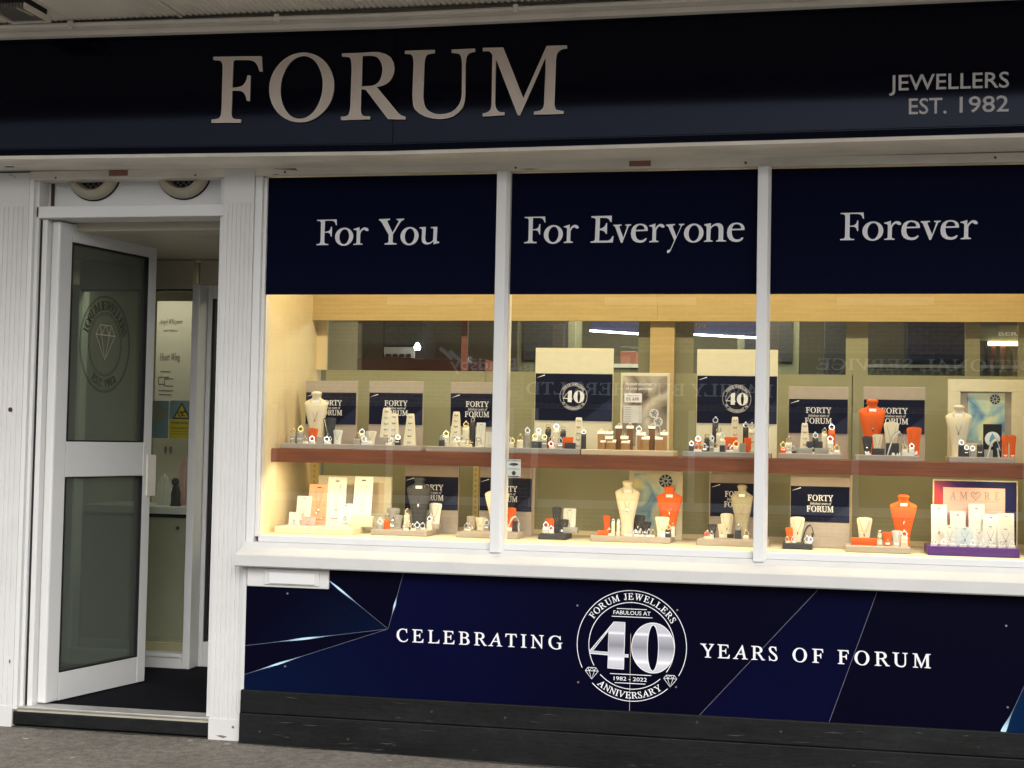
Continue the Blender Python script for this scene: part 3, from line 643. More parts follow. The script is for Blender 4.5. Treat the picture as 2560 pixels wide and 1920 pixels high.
GLYPHS = {'F': [[(0.005, 0.995), (0.976, 1.008), (1.0, 0.781), (0.95, 0.781), (0.929, 0.835), (0.903, 0.878), (0.872, 0.91), (0.835, 0.932), (0.806, 0.943), (0.769, 0.952), (0.725, 0.957), (0.673, 0.96), (0.442, 0.96), (0.424, 0.957), (0.411, 0.95), (0.403, 0.939), (0.4, 0.922), (0.395, 0.526), (0.451, 0.528), (0.509, 0.533), (0.559, 0.542), (0.602, 0.556), (0.636, 0.575), (0.663, 0.601), (0.685, 0.634), (0.7, 0.672), (0.708, 0.716), (0.758, 0.716), (0.757, 0.329), (0.71, 0.333), (0.698, 0.376), (0.682, 0.411), (0.66, 0.44), (0.634, 0.462), (0.61, 0.474), (0.585, 0.483), (0.557, 0.488), (0.527, 0.491), (0.394, 0.491), (0.39, 0.144), (0.401, 0.1), (0.425, 0.07), (0.462, 0.051), (0.511, 0.045), (0.595, 0.045), (0.591, 0.003), (0.0, -0.002), (0.001, 0.042), (0.065, 0.044), (0.116, 0.05), (0.152, 0.062), (0.174, 0.078), (0.187, 0.1), (0.196, 0.127), (0.202, 0.161), (0.203, 0.2), (0.207, 0.828), (0.204, 0.867), (0.195, 0.899), (0.179, 0.923), (0.157, 0.941), (0.133, 0.948), (0.1, 0.954), (0.058, 0.958), (0.007, 0.96)]], 'o': [[(1.0, 0.323), (0.984, 0.244), (0.945, 0.169), (0.882, 0.102), (0.801, 0.046), (0.705, 0.003), (0.598, -0.023), (0.486, -0.032), (0.375, -0.023), (0.271, 0.003), (0.177, 0.046), (0.101, 0.102), (0.044, 0.169), (0.009, 0.244), (0.0, 0.323), (0.016, 0.402), (0.055, 0.477), (0.118, 0.544), (0.199, 0.6), (0.295, 0.642), (0.402, 0.668), (0.514, 0.677), (0.625, 0.668), (0.729, 0.642), (0.823, 0.6), (0.899, 0.544), (0.956, 0.477), (0.991, 0.402)], [(0.774, 0.323), (0.763, 0.257), (0.739, 0.194), (0.704, 0.138), (0.658, 0.091), (0.605, 0.056), (0.548, 0.034), (0.488, 0.026), (0.429, 0.034), (0.374, 0.056), (0.325, 0.091), (0.286, 0.138), (0.258, 0.194), (0.242, 0.257), (0.24, 0.323), (0.251, 0.389), (0.275, 0.451), (0.31, 0.507), (0.355, 0.554), (0.408, 0.59), (0.466, 0.612), (0.526, 0.619), (0.585, 0.612), (0.64, 0.59), (0.688, 0.554), (0.728, 0.507), (0.756, 0.451), (0.772, 0.389)]], 'r': [[(0.0, 0.626), (0.091, 0.638), (0.188, 0.654), (0.29, 0.673), (0.397, 0.695), (0.397, 0.516), (0.48, 0.59), (0.57, 0.642), (0.666, 0.672), (0.768, 0.679), (0.862, 0.665), (0.931, 0.642), (0.978, 0.61), (1.0, 0.568), (0.976, 0.552), (0.947, 0.541), (0.913, 0.536), (0.873, 0.537), (0.833, 0.542), (0.794, 0.553), (0.759, 0.568), (0.726, 0.589), (0.646, 0.582), (0.574, 0.554), (0.511, 0.506), (0.456, 0.437), (0.447, 0.095), (0.46, 0.074), (0.493, 0.058), (0.546, 0.047), (0.62, 0.042), (0.608, 0.003), (0.017, -0.003), (0.017, 0.037), (0.097, 0.04), (0.156, 0.051), (0.194, 0.069), (0.211, 0.095), (0.219, 0.516), (0.206, 0.545), (0.165, 0.568), (0.096, 0.585), (0.0, 0.595)]], 'e': [[(0.988, 0.421), (0.271, 0.413), (0.279, 0.292), (0.314, 0.197), (0.376, 0.129), (0.465, 0.087), (0.57, 0.073), (0.673, 0.08), (0.774, 0.106), (0.872, 0.153), (0.942, 0.132), (0.876, 0.065), (0.788, 0.018), (0.677, -0.01), (0.543, -0.018), (0.305, 0.007), (0.136, 0.074), (0.034, 0.181), (0.0, 0.329), (0.043, 0.488), (0.146, 0.603), (0.309, 0.672), (0.531, 0.697), (0.732, 0.68), (0.877, 0.634), (0.966, 0.559), (1.0, 0.455)], [(0.279, 0.466), (0.756, 0.471), (0.78, 0.478), (0.795, 0.49), (0.799, 0.506), (0.795, 0.526), (0.76, 0.576), (0.703, 0.613), (0.625, 0.635), (0.523, 0.645), (0.428, 0.626), (0.356, 0.589), (0.306, 0.536), (0.279, 0.466)]], 'v': [[(0.0, 0.663), (0.46, 0.674), (0.46, 0.632), (0.399, 0.627), (0.36, 0.615), (0.342, 0.597), (0.345, 0.571), (0.576, 0.176), (0.766, 0.571), (0.767, 0.598), (0.751, 0.618), (0.718, 0.631), (0.669, 0.637), (0.669, 0.671), (1.0, 0.679), (1.0, 0.637), (0.95, 0.631), (0.908, 0.618), (0.875, 0.598), (0.849, 0.571), (0.525, -0.013), (0.442, -0.013), (0.119, 0.558), (0.098, 0.585), (0.071, 0.605), (0.038, 0.618), (0.0, 0.624)]], 'Y': [[(0.0, 0.995), (0.437, 1.008), (0.437, 0.96), (0.382, 0.952), (0.349, 0.935), (0.337, 0.91), (0.346, 0.876), (0.555, 0.46), (0.777, 0.876), (0.787, 0.91), (0.777, 0.935), (0.748, 0.952), (0.699, 0.96), (0.691, 0.995), (1.0, 1.01), (1.0, 0.96), (0.962, 0.951), (0.925, 0.932), (0.89, 0.903), (0.856, 0.864), (0.568, 0.396), (0.563, 0.106), (0.574, 0.083), (0.604, 0.066), (0.652, 0.054), (0.717, 0.048), (0.717, 0.0), (0.246, 0.0), (0.246, 0.048), (0.308, 0.054), (0.353, 0.066), (0.384, 0.083), (0.398, 0.106), (0.398, 0.384), (0.11, 0.864), (0.083, 0.899), (0.056, 0.926), (0.028, 0.942), (0.0, 0.949)]], 'u': [[(0.0, 0.662), (0.312, 0.674), (0.295, 0.227), (0.308, 0.155), (0.341, 0.104), (0.393, 0.073), (0.464, 0.063), (0.533, 0.074), (0.594, 0.095), (0.647, 0.125), (0.692, 0.164), (0.701, 0.581), (0.689, 0.601), (0.662, 0.615), (0.619, 0.623), (0.562, 0.626), (0.562, 0.667), (0.886, 0.674), (0.87, 0.152), (0.884, 0.124), (0.911, 0.106), (0.949, 0.097), (1.0, 0.096), (1.0, 0.051), (0.714, -0.005), (0.708, 0.126), (0.639, 0.069), (0.562, 0.028), (0.476, 0.003), (0.383, -0.005), (0.269, 0.01), (0.187, 0.049), (0.136, 0.113), (0.117, 0.202), (0.13, 0.556), (0.119, 0.58), (0.094, 0.6), (0.054, 0.613), (0.0, 0.621)]], 'E': [[(0.019, 0.996), (0.906, 1.008), (0.906, 0.772), (0.849, 0.772), (0.812, 0.84), (0.762, 0.888), (0.699, 0.917), (0.623, 0.927), (0.396, 0.927), (0.387, 0.528), (0.484, 0.541), (0.564, 0.579), (0.626, 0.643), (0.67, 0.732), (0.708, 0.732), (0.708, 0.325), (0.66, 0.325), (0.62, 0.387), (0.561, 0.432), (0.483, 0.459), (0.387, 0.467), (0.373, 0.073), (0.717, 0.073), (0.793, 0.086), (0.856, 0.118), (0.906, 0.168), (0.943, 0.236), (1.0, 0.236), (0.967, 0.0), (0.0, 0.0), (0.0, 0.041), (0.077, 0.049), (0.134, 0.065), (0.172, 0.089), (0.189, 0.122), (0.212, 0.854), (0.198, 0.89), (0.162, 0.917), (0.102, 0.934), (0.019, 0.943)]], 'y': [[(0.0, 0.653), (0.491, 0.674), (0.491, 0.632), (0.427, 0.624), (0.386, 0.607), (0.368, 0.583), (0.371, 0.55), (0.581, 0.198), (0.79, 0.55), (0.796, 0.583), (0.783, 0.607), (0.751, 0.624), (0.701, 0.632), (0.701, 0.674), (1.0, 0.674), (1.0, 0.64), (0.945, 0.632), (0.898, 0.614), (0.861, 0.586), (0.832, 0.55), (0.251, -0.339), (0.22, -0.37), (0.184, -0.392), (0.145, -0.405), (0.102, -0.409), (0.079, -0.384), (0.072, -0.356), (0.079, -0.328), (0.102, -0.298), (0.251, -0.277), (0.461, 0.054), (0.162, 0.508), (0.129, 0.552), (0.091, 0.584), (0.048, 0.604), (0.0, 0.612)]], 'n': [[(0.01, 0.649), (0.304, 0.686), (0.304, 0.554), (0.381, 0.612), (0.463, 0.653), (0.552, 0.678), (0.647, 0.686), (0.748, 0.663), (0.82, 0.617), (0.863, 0.546), (0.877, 0.45), (0.868, 0.079), (0.88, 0.064), (0.906, 0.052), (0.946, 0.043), (1.0, 0.037), (1.0, 0.004), (0.549, 0.004), (0.549, 0.037), (0.593, 0.044), (0.625, 0.057), (0.646, 0.075), (0.657, 0.099), (0.662, 0.409), (0.653, 0.49), (0.627, 0.549), (0.585, 0.583), (0.525, 0.595), (0.459, 0.583), (0.401, 0.558), (0.349, 0.521), (0.304, 0.471), (0.289, 0.087), (0.302, 0.068), (0.325, 0.054), (0.358, 0.043), (0.402, 0.037), (0.402, 0.004), (0.0, -0.004), (0.0, 0.029), (0.048, 0.036), (0.083, 0.051), (0.107, 0.072), (0.118, 0.099), (0.118, 0.512), (0.111, 0.549), (0.091, 0.577), (0.057, 0.597), (0.01, 0.607)]]}
WORDS = [
    ('For You', 2.399, 0.124, [('F', 0.3, 0.402), ('o', 0.394, 0.486), ('r', 0.487, 0.563), ('Y', 0.614, 0.739), ('o', 0.723, 0.813), ('u', 0.817, 0.916)]) ,
    ('For Everyone', 2.4, 0.125, [('F', 1.329, 1.43), ('o', 1.423, 1.514), ('r', 1.518, 1.589), ('E', 1.646, 1.754), ('v', 1.752, 1.835), ('e', 1.835, 1.914), ('r', 1.92, 1.991), ('y', 1.998, 2.082), ('o', 2.081, 2.171), ('n', 2.173, 2.274), ('e', 2.278, 2.358)]) ,
    ('Forever', 2.402, 0.124, [('F', 2.786, 2.89), ('o', 2.883, 2.975), ('r', 2.978, 3.053), ('e', 3.053, 3.134), ('v', 3.137, 3.223), ('e', 3.222, 3.302), ('r', 3.308, 3.382)]) ,
]

# ================================================================== the setting
def sag(x): return -.02*max(0, 1-abs(x-.75)/(2.2 if x < .75 else 2.9))     # the old fascia hangs 2 cm low at its joint
XS = [-4, -2.2, -1.5, -.9, -.3, .2, .5, .75, 1, 1.4, 1.9, 2.5, 3.1, 3.7, 5, 8]
gz = lambda x: -.0095*max(0, x)                                           # the pavement falls gently to the right
pv = MB(); gx = [-30, -4, -1.3, 0, 1, 2, 3, 4, 8, 30]; gy = [-3.3, -2.4, -1.2, -.4, .0, .12]
pv.add([(x, y, gz(x)*(1 if abs(x) < 9 else 9/abs(x))) for x in gx for y in gy], [(i*6+j, (i+1)*6+j, (i+1)*6+j+1, i*6+j+1) for i in range(9) for j in range(5)])
pave = struct(pv.build('pavement', 'asphalt'))
spots = MB()
for _ in range(46):
    x, y = random.uniform(-1.6, 2.6), random.uniform(-1.3, -.04); r = random.uniform(.006, .02); n = 9; e = random.uniform(.4, 1)
    ps = [(x+r*random.uniform(.6, 1.1)*cos(2*pi*k/n), y+e*r*random.uniform(.6, 1.1)*sin(2*pi*k/n)) for k in range(n)]
    spots.add([(a, b, gz(a)+.003) for a, b in ps], [tuple(range(n))])
sp = spots.build('gum_spots', 'gum', pave); sp['kind'] = 'stuff'
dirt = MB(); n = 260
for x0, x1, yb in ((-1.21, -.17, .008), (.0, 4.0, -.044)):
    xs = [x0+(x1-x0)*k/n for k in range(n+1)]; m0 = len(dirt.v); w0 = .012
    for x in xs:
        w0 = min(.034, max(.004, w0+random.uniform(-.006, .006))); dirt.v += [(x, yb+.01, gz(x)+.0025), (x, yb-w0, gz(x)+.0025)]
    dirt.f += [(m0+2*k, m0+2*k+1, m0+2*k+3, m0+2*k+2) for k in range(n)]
for _ in range(120):
    x = random.uniform(-1.5, 3.8); y = -.045-abs(random.gauss(0, .10)); r = random.uniform(.002, .007); dirt.add([(x+r*random.uniform(.5, 1.4)*cos(a), y+r*random.uniform(.5, 1.2)*sin(a), gz(x)+.0045) for a in (0, 1.2, 2.5, 3.7, 5)], [(0, 1, 2, 3, 4)])
dt = dirt.build('pavement_grime', 'grime', pave); dt['kind'] = 'stuff'
struct(MB().box(-60, 60, -3.45, -3.3, -.25, -.03).build('kerb', 'kerb', bevel=.01))
struct(MB().add([(-120, -160, -.17), (120, -160, -.17), (120, -3.4, -.15), (-120, -3.4, -.15)], [(0, 1, 2, 3)]).build('road', 'road'))

# ================================================================== shop building
shop = thing('shop_building', 'white painted shop front with fluted pilasters, three-light display window and open doorway', 'shop')
def pilaster(x0, x1, fl):
    mb = MB(); zb, zt = -.04, 2.772
    mb.box(x0-.002, x1+.002, -.004, .16, zb, .10)
    prof = [(x0, .16), (x0, 0)]
    for c_ in fl: prof += [(c_-.0045, 0), (c_-.002, .0045), (c_+.002, .0045), (c_+.0045, 0)]
    prof += [(x1, 0), (x1, .16)]
    mb.extrude_z(prof[::-1], .1, 2.60); mb.box(x0, x1, 0, .16, 2.60, zt)
    return mb.build('pilaster', 'white_paint', shop)
pilaster(-.167, -.010, [-.141+.0228*k for k in range(6)])
pilaster(-1.40, -1.212, [-1.372+.0262*k for k in range(6)])
MB().box(-4, -1.402, .02, .16, -.04, 3.4).build('side_wall', 'white_paint', shop)
MB().box(3.722, 8, .012, .16, -.08, 2.78).build('side_wall', 'white_paint', shop)
for x, z in ((-1.276, 1.575),): MB().rings([(0, .012, .012, 0), (.006, .009, .009, 0)], 10, 2).build('bolt_hole', 'rust', shop).matrix_local = Matrix.Translation((x, -.001, z)) @ Matrix.Rotation(radians(90), 4, 'X')
# soffit under the fascia, with its slots
MB().sweep_x([(-.297, 2.785), (.1, 2.785), (.1, 2.81), (-.297, 2.81)], XS, sag).build('soffit', 'white_aged', shop)
for x in (-1.26, -.147): MB().box(x-.022, x+.022, -.12, -.10, 2.781, 2.786).build('soffit_slot', 'black_rubber', shop)
MB().box(-1.212, -.167, .002, .10, 2.735, 2.779).build('door_header', 'white_aged', shop, bevel=.003)
MB().box(-.010, 3.9, .006, .10, 2.737, 2.779).build('window_header', 'white_aged', shop, bevel=.003)
for x in (-.73, 1.877): 
    MB().box(x-.05, x+.05, -.002, .006, 2.748, 2.777).build('shutter_plate', 'plate_brown', shop, bevel=.002)
for x, z in ((.145, 2.752), (1.29, 2.752), (2.36, 2.755), (3.45, 2.757), (-1.07, 2.744), (-.32, 2.744)): MB().box(x-.005, x+.005, -.001, .007, z-.005, z+.005).build('screw', 'steel_dark', shop, bevel=.002)
for pts in ([(.062, 2.773), (.13, 2.768), (.198, 2.770), (.21, 2.758), (.17, 2.762), (.12, 2.766)], [(.075, 2.742), (.10, 2.744), (.12, 2.741), (.10, 2.739)], [(1.30, 2.745), (1.36, 2.747), (1.40, 2.744), (1.35, 2.742)]): MB().polys([pts], .0052).build('peeling_paint', 'peel', shop)
for pts in ([(-1.33, 2.762), (-1.30, 2.758), (-1.285, 2.74), (-1.292, 2.755), (-1.315, 2.764)], [(-1.236, .32), (-1.230, .31), (-1.226, .325), (-1.231, .333)], [(-.05, .062), (-.038, .058), (-.035, .068), (-.046, .072)], [(-.13, .02), (-.10, .024), (-.07, .018), (-.09, .01)]): MB().polys([pts], -.0046).build('peeling_paint', 'peel', shop)
# ---- window
MB().box(-.010, .028, .012, .11, .93, 2.737).build('window_jamb', 'white_upvc', shop, bevel=.004)
MB().box(.028, .046, .030, .11, .98, 2.733).build('window_bead', 'white_upvc', shop, bevel=.004)
for x0, x1 in ((1.203, 1.265), (2.417, 2.477), (3.66, 3.72)):
    mb = MB(); mb.extrude_z([(x0, .10), (x0, -.008), (x0+.046, -.008), (x1, .016), (x1, .10)], .945, 2.737); mb.build('mullion', 'white_upvc', shop, bevel=.003)
MB().box(.046, 3.66, .030, .10, .955, .988).build('window_rail', 'white_upvc', shop, bevel=.004)
MB().sweep_x([(.10, .84), (.10, .955), (.012, .955), (-.004, .93), (-.074, .905), (-.082, .898), (-.082, .848), (-.076, .842), (0, .842)], [-.022, 3.9]).build('window_sill', 'white_sill', shop)
PANES = ((.046, 1.203), (1.265, 2.417), (2.477, 3.66))
for (x0, x1), (wd, zb, cap, gl) in zip(PANES, WORDS):
    win = MB().box(x0, x1, .048, .054, .986, 2.735).build('window_pane', 'window_glass', shop)
    fm = MB().box(x0-.001, x1+.001, .0462, .0476, 2.158, 2.732).build('vinyl_panel', 'navy_film', win)
    for g, a, b in gl:
        MB().polys([[(a+p[0]*(b-a), zb+p[1]*cap) for p in pl] for pl in GLYPHS[g]], .0448, .0012).build('letter', 'letter_white', win)
# ---- stall riser: plinth boards and the letter plate
MB().box(-.01, 4.0, .0, .06, -.06, .85).build('stall_riser', 'plinth', shop)
MB().box(-.008, .013, -.018, 0, .20, .842).build('riser_edge', 'white_paint', shop)
for z0, z1, y in ((.144, .252, -.037), (-.06, .142, -.046)): MB().box(.004, 4.0, y, -.001, z0, z1).build('plank', 'plinth', shop, bevel=.004)
for x, z, y in ((.11, .06, -.047), (.55, .05, -.047), (.95, .20, -.038), (2.18, .22, -.038), (2.55, .20, -.038), (1.3, .19, -.038)): MB().rings([(0, .007, .007, 0), (.003, .005, .005, 0)], 8, 2).build('screw', 'steel_dark', shop).matrix_local = Matrix.Translation((x, y, z)) @ Matrix.Rotation(radians(90), 4, 'X')
sc2 = MB()
for _ in range(34):
    x, z = random.uniform(.05, 3.6), random.choice((random.uniform(.0, .13), random.uniform(.155, .245))); l = random.uniform(.01, .09); y = -.0465 if z < .143 else -.0375
    sc2.strip([(x, z), (x+l*.5, z+random.uniform(-.004, .004)), (x+l, z+random.uniform(-.006, .006))], [.0006, random.uniform(.0015, .004), .0005], y)
sm_ = sc2.build('scuff_marks', 'scuff', shop); sm_['kind'] = 'stuff'
lp = MB().box(.020, .432, -.034, -.021, .746, .838).build('letter_plate', 'white_paint', shop, bevel=.004)
MB().box(.108, .386, -.040, -.033, .758, .834).build('flap_surround', 'white_paint', lp, bevel=.003)
MB().box(.135, .365, -.047, -.039, .764, .818).build('flap', 'white_upvc', lp, bevel=.003)
# ---- doorway: frame, transom panel, threshold
dfx = MB(); dfx.extrude_z([(-1.212, .002), (-1.188, .002), (-1.188, .03), (-1.172, .03), (-1.172, .2), (-1.212, .2)], .085, 2.735); dfx.build('door_jamb', 'white_upvc', shop, bevel=.003)
MB().box(-1.172, -1.166, .05, .14, .09, 2.54).build('door_seal', 'black_rubber', shop)
MB().box(-1.166, -1.136, .055, .16, .092, 2.545).build('hinge_post', 'white_upvc', shop, bevel=.006)
MB().box(-.205, -.167, .05, .22, .085, 2.735).build('door_jamb', 'white_upvc', shop, bevel=.003)
MB().box(-1.196, -.168, .03, .20, 2.546, 2.606).build('transom', 'white_upvc', shop, bevel=.004)
MB().box(-1.188, -.168, .122, .15, 2.606, 2.80).build('transom_panel', 'white_upvc', shop)
MB().box(-1.155, -1.138, .112, .122, 2.61, 2.735).build('rust_strip', 'rust', shop, bevel=.003)
MB().box(-1.205, -.168, .010, .13, .088, .100).build('threshold', 'aluminium', shop, bevel=.003)
MB().box(-1.205, -.168, .016, .13, .074, .088).build('threshold_base', 'grille_cream', shop)
MB().box(-1.209, -.168, .004, .14, .012, .0745).build('step_board', 'plinth', shop, bevel=.004)
MB().box(-1.209, -.168, .03, .14, -.06, .0125).build('step_void', 'mesh_black', shop)

# ---- interior shell
struct(MB().box(-1.9, 5, .13, 5.2, .02, .098).build('shop_floor', 'carpet'))
struct(MB().box(-1.9, 5, .155, 5.2, 2.80, 2.86).build('shop_ceiling', 'room_wall'))
struct(MB().box(-1.9, 5, 5.0, 5.2, .1, 2.8).build('back_wall', 'room_wall'))
struct(MB().box(-2.0, -1.75, .17, 5.2, .1, 2.8).build('left_wall', 'room_wall'))
struct(MB().box(4.6, 4.8, .17, 5.2, .1, 2.8).build('right_wall', 'room_wall'))
struct(MB().box(-.165, .026, .162, 1.6, .098, 2.8).build('lobby_wall', 'room_wall'))
MB().box(-.172, -.1655, .225, 1.49, .098, 2.5).build('lobby_lining', 'white_upvc', shop)
MB().box(-1.75, -.173, .22, 1.5, 2.505, 2.60).build('lobby_ceiling', 'cupboard', shop)

# ================================================================== fascia sign
fs_ = thing('fascia_sign', 'long glossy navy shop fascia lettered FORUM above the windows', 'shop sign', (0, -.3, 2.8))
for a, b in ((-4, .7735), (.7765, 8)):
    MB().sweep_x([(-.300, 2.838), (.0, 2.838), (.0, 3.366), (-.300, 3.366)], [a]+[x for x in XS if a < x < b]+[b], sag).build('panel', 'navy_fascia', fs_)
MB().sweep_x([(-.292, 2.790), (-.288, 2.787), (0, 2.787), (0, 2.8375), (-.304, 2.8375), (-.309, 2.834), (-.309, 2.830), (-.304, 2.818)], XS, sag).build('bottom_trim', 'navy_fascia', fs_)
MB().sweep_x([(-.306, 3.3665), (-.306, 3.352), (-.301, 3.350), (-.301, 3.3665)], XS, sag).build('top_trim', 'navy_fascia', fs_)
for pls in FASCIA_LETTERS:
    lt = MB().polys(pls, -.312, .011).build('letter', 'letter_taupe', fs_); rim = MB()
    for pl in pls: rim.strip(pl, .0028, -.3125, closed=True)
    rim.build('letter_rim', 'letter_rim', lt)
text(MB(), 'JEWELLERS', 2.979, 3.469, 2.995, .066, -.3045, offset=.008).build('lettering', 'letter_grey', fs_)
text(MB(), 'EST.', 3.061, 3.216, 2.891, .067, -.3045, offset=.008).build('lettering', 'letter_grey', fs_)
text(MB(), '1982', 3.269, 3.468, 2.893, .067, -.3045, offset=.008).build('lettering', 'letter_grey', fs_)

# ================================================================== canopy over the pavement
cn = thing('canopy', 'ribbed pale canopy soffit over the pavement above the navy fascia', 'canopy', (0, -.35, 3.4))
p_ = .030; nx = int((6.5+2.6)/p_*6); cs = MB()
for y in (-.34, -1.88):
    cs.v += [(-2.6+k*p_/6, y, 3.437+.0045*cos(2*pi*k/6)-.02*(y+.34)/1.54) for k in range(nx+1)]
cs.f = [(k, k+1, nx+1+k+1, nx+1+k) for k in range(nx)]
cs.build('corrugated_sheet', 'canopy_paint', cn, smooth=True)
MB().box(-4, 8, -1.93, -.2, 3.47, 3.5).build('canopy_deck', 'canopy_paint', cn)
MB().box(-4, 8, -1.96, -1.87, 3.35, 3.56).build('edge_board', 'canopy_paint', cn)
for prof in ([(-.345, 3.367), (-.345, 3.392), (-.20, 3.392), (-.20, 3.367)], [(-.338, 3.393), (-.338, 3.424), (-.20, 3.424), (-.20, 3.393)]):
    MB().sweep_x(prof, XS, sag).build('fillet_board', 'canopy_paint', cn, bevel=.002)
cp = MB().tube([(x, -.352, 3.418+sag(x)) for x in XS if -2.5 < x < 7], .010, 8).build('conduit', 'canopy_paint', cn, smooth=True)
for x in (-.82, .22, 1.35, 2.5): MB().box(x-.012, x+.012, -.366, -.338, 3.400+sag(x), 3.436+sag(x)).build('clip', 'canopy_paint', cp, bevel=.004)
MB().box(-.262, -.254, -1.86, -.34, 3.424, 3.4335).build('sheet_joint', 'canopy_paint', cn)
MB().box(-4, 8, -.2, -.05, 3.36, 3.6).build('back_beam', 'canopy_paint', cn)

fl = thing('floodlight', 'finned black floodlight in a grey bracket under the canopy', 'floodlight', (-.94, -.55, 3.44))
MB().box(-1.035, -.862, -.70, -.50, 3.412, 3.46).build('housing', 'black_rubber', fl, bevel=.004)
for k in range(11): MB().box(-1.030+.0155*k, -1.0255+.0155*k, -.72, -.498, 3.392, 3.413).build('fin', 'fin_grey', fl)
for y0, y1, x0, x1 in ((-.497, -.488, -1.05, -.845), (-.72, -.497, -.858, -.850), (-.72, -.497, -1.05, -1.042)): MB().box(x0, x1, y0, y1, 3.384, 3.412).build('bracket_plate', 'canopy_paint', fl, bevel=.002)
MB().tube([(-.878, -.60, 3.392), (-.905, -.70, 3.40)], .009, 8).build('arm', 'grille_cream', fl)
MB().tube([(-1.03, -.62, 3.392), (-1.05, -.72, 3.40)], .008, 8).build('arm', 'grille_cream', fl)

# ================================================================== round vents over the door
for x, lb in ((-.92, 'round olive vent grille over the door, nearer the left pilaster'), (-.43, 'round cream vent grille over the door, nearer the window')):
    v = thing('round_vent', lb, 'vent', (x, .12, 2.79), group='round vents above the door')
    zc, R_ = 2.790, .142
    ringp = lambda prof, n=40: MB().add([(x+r*cos(2*pi*k/n), y, zc+r*sin(2*pi*k/n)) for k in range(n) for r, y in prof], [(k*len(prof)+j, ((k+1) % n)*len(prof)+j, ((k+1) % n)*len(prof)+j+1, k*len(prof)+j+1) for k in range(n) for j in range(len(prof)-1)])
    ringp([(R_, .1215), (R_, .10), (R_-.012, .075), (R_-.03, .062), (R_-.045, .07), (R_-.05, .085), (R_-.055, .115)]).build('rim', 'grille_cream', v, smooth=True)
    ringp([(R_+.006, .1215), (R_+.006, .116), (R_-.002, .114)]).build('gasket', 'mesh_black', v)
    MB().disc(x, zc, R_-.05, .114).build('grille_back', 'mesh_black', v)
    wr = MB()
    for k in range(-8, 9):
        for sg in (1, -1):
            c_ = k*.03; h = math.sqrt(max(0, (R_-.052)**2-(c_*.707)**2))
            if h: wr.strip([(x+c_*.5-h*.707*sg*1, zc+c_*.5*sg+h*.707), (x+c_*.5+h*.707*sg, zc+c_*.5*sg-h*.707)], .0022, .110-.001*sg)
    wr.build('wire_mesh', 'wire', v)

# ================================================================== anniversary banner on the stall riser
Y0 = -.020
bn = thing('anniversary_banner', 'navy printed board CELEBRATING 40 YEARS OF FORUM beneath the window sill', 'banner', (1.8, -.01, .25))
MB().box(.0145, 1.8715, Y0, -.001, .246, .8415).build('panel', 'navy_board_l', bn); MB().box(1.8735, 4.0, Y0, -.001, .246, .8415).build('panel', 'navy_board_r', bn)
MB().box(1.8715, 1.8737, Y0-.0005, -.004, .246, .60).build('joint', 'grille_cream', bn)
Y1 = Y0-.0008
DARK, MID, BLUE = (.0015, .0016, .0095), (.0017, .0023, .021), (.0018, .0065, .030)
apex = (.726, .571)
def zone(pts, cols, k): MB().add([(p[0], Y1-.0001*k, p[1]) for p in pts], [tuple(range(len(pts)))], cols).build('print_zone', 'streak_print', bn)
zone([(.436, .781), apex, (.044, .466), (.0155, .47), (.0155, .746), (.30, .746), (.436, .746)], [(.0018, .004, .021), (.0018, .006, .025), DARK, DARK, DARK, DARK, DARK], 1)
zone([(.436, .781), (.436, .838), (.791, .838), apex], [DARK]*4, 1)
zone([apex, (.0155, .325), (.0155, .462), (.044, .466)], [DARK]*4, 1)
zone([apex, (.0155, .250), (.0155, .325)], [MID, BLUE, (.0018, .0055, .026)], 2)
zone([apex, (1.2, .30), (1.0, .25), (.0155, .25)], [MID, MID, MID, BLUE], 2)
zone([(2.71, .838), (2.189, .25), (2.759, .25), (2.962, .838)], [(.0015, .0019, .016), (.0019, .0025, .023), (.0019, .0025, .023), (.0015, .0019, .016)], 1)
zone([(2.962, .838), (2.759, .25), (3.494, .25), (3.58, .453), (3.7, .838)], [DARK]*5, 2)
zone([(3.494, .25), (3.75, .25), (3.75, .85), (3.58, .453)], [(.002, .018, .06), MID, MID, MID], 3)
def streak(a, b, hot, wmax=.008, base=(.10, .12, .17), lo=.0022):
    n = 40; P = []; Wd = []; Cs = []
    for k in range(n+1):
        t = k/n; P.append((a[0]+(b[0]-a[0])*t, a[1]+(b[1]-a[1])*t))
        g = math.exp(-((t-hot[0])/hot[1])**2) if hot else 0
        Wd.append(lo+wmax*g**2); Cs.append(tuple(min(.85, c_+g**1.6*h) for c_, h in zip(base, (.42, .62, .78))))
    MB().strip(P, Wd, Y1-.0006, cols=Cs).build('streak', 'streak_print', bn)
streak((.434, .783), apex, (.18, .25)); streak((.795, .838), apex, (.58, .14), .007); streak((.0155, .460), apex, (.42, .15), .008); streak((.0155, .322), apex, (.24, .13), .007)
streak((2.71, .838), (2.189, .25), None, base=(.14, .14, .18)); streak((2.962, .838), (2.759, .25), None, base=(.14, .14, .18)); streak((3.76, .87), (3.494, .25), (1.0, .12), .02)
text(MB(), 'CELEBRATING', .768, 1.559, .515, .060, Y1-.0012, 'caps', .010, 1.35).build('lettering', 'print_white', bn)
text(MB(), 'YEARS', 2.188, 2.532, .510, .061, Y1-.0012, 'caps', .010, 1.35).build('lettering', 'print_white', bn)
text(MB(), 'OF', 2.597, 2.731, .510, .061, Y1-.0012, 'caps', .010, 1.35).build('lettering', 'print_white', bn)
text(MB(), 'FORUM', 2.792, 3.192, .510, .061, Y1-.0012, 'caps', .010, 1.35).build('lettering', 'print_white', bn)
emblem(bn, 1.877, .546, .250, Y1-.0012)
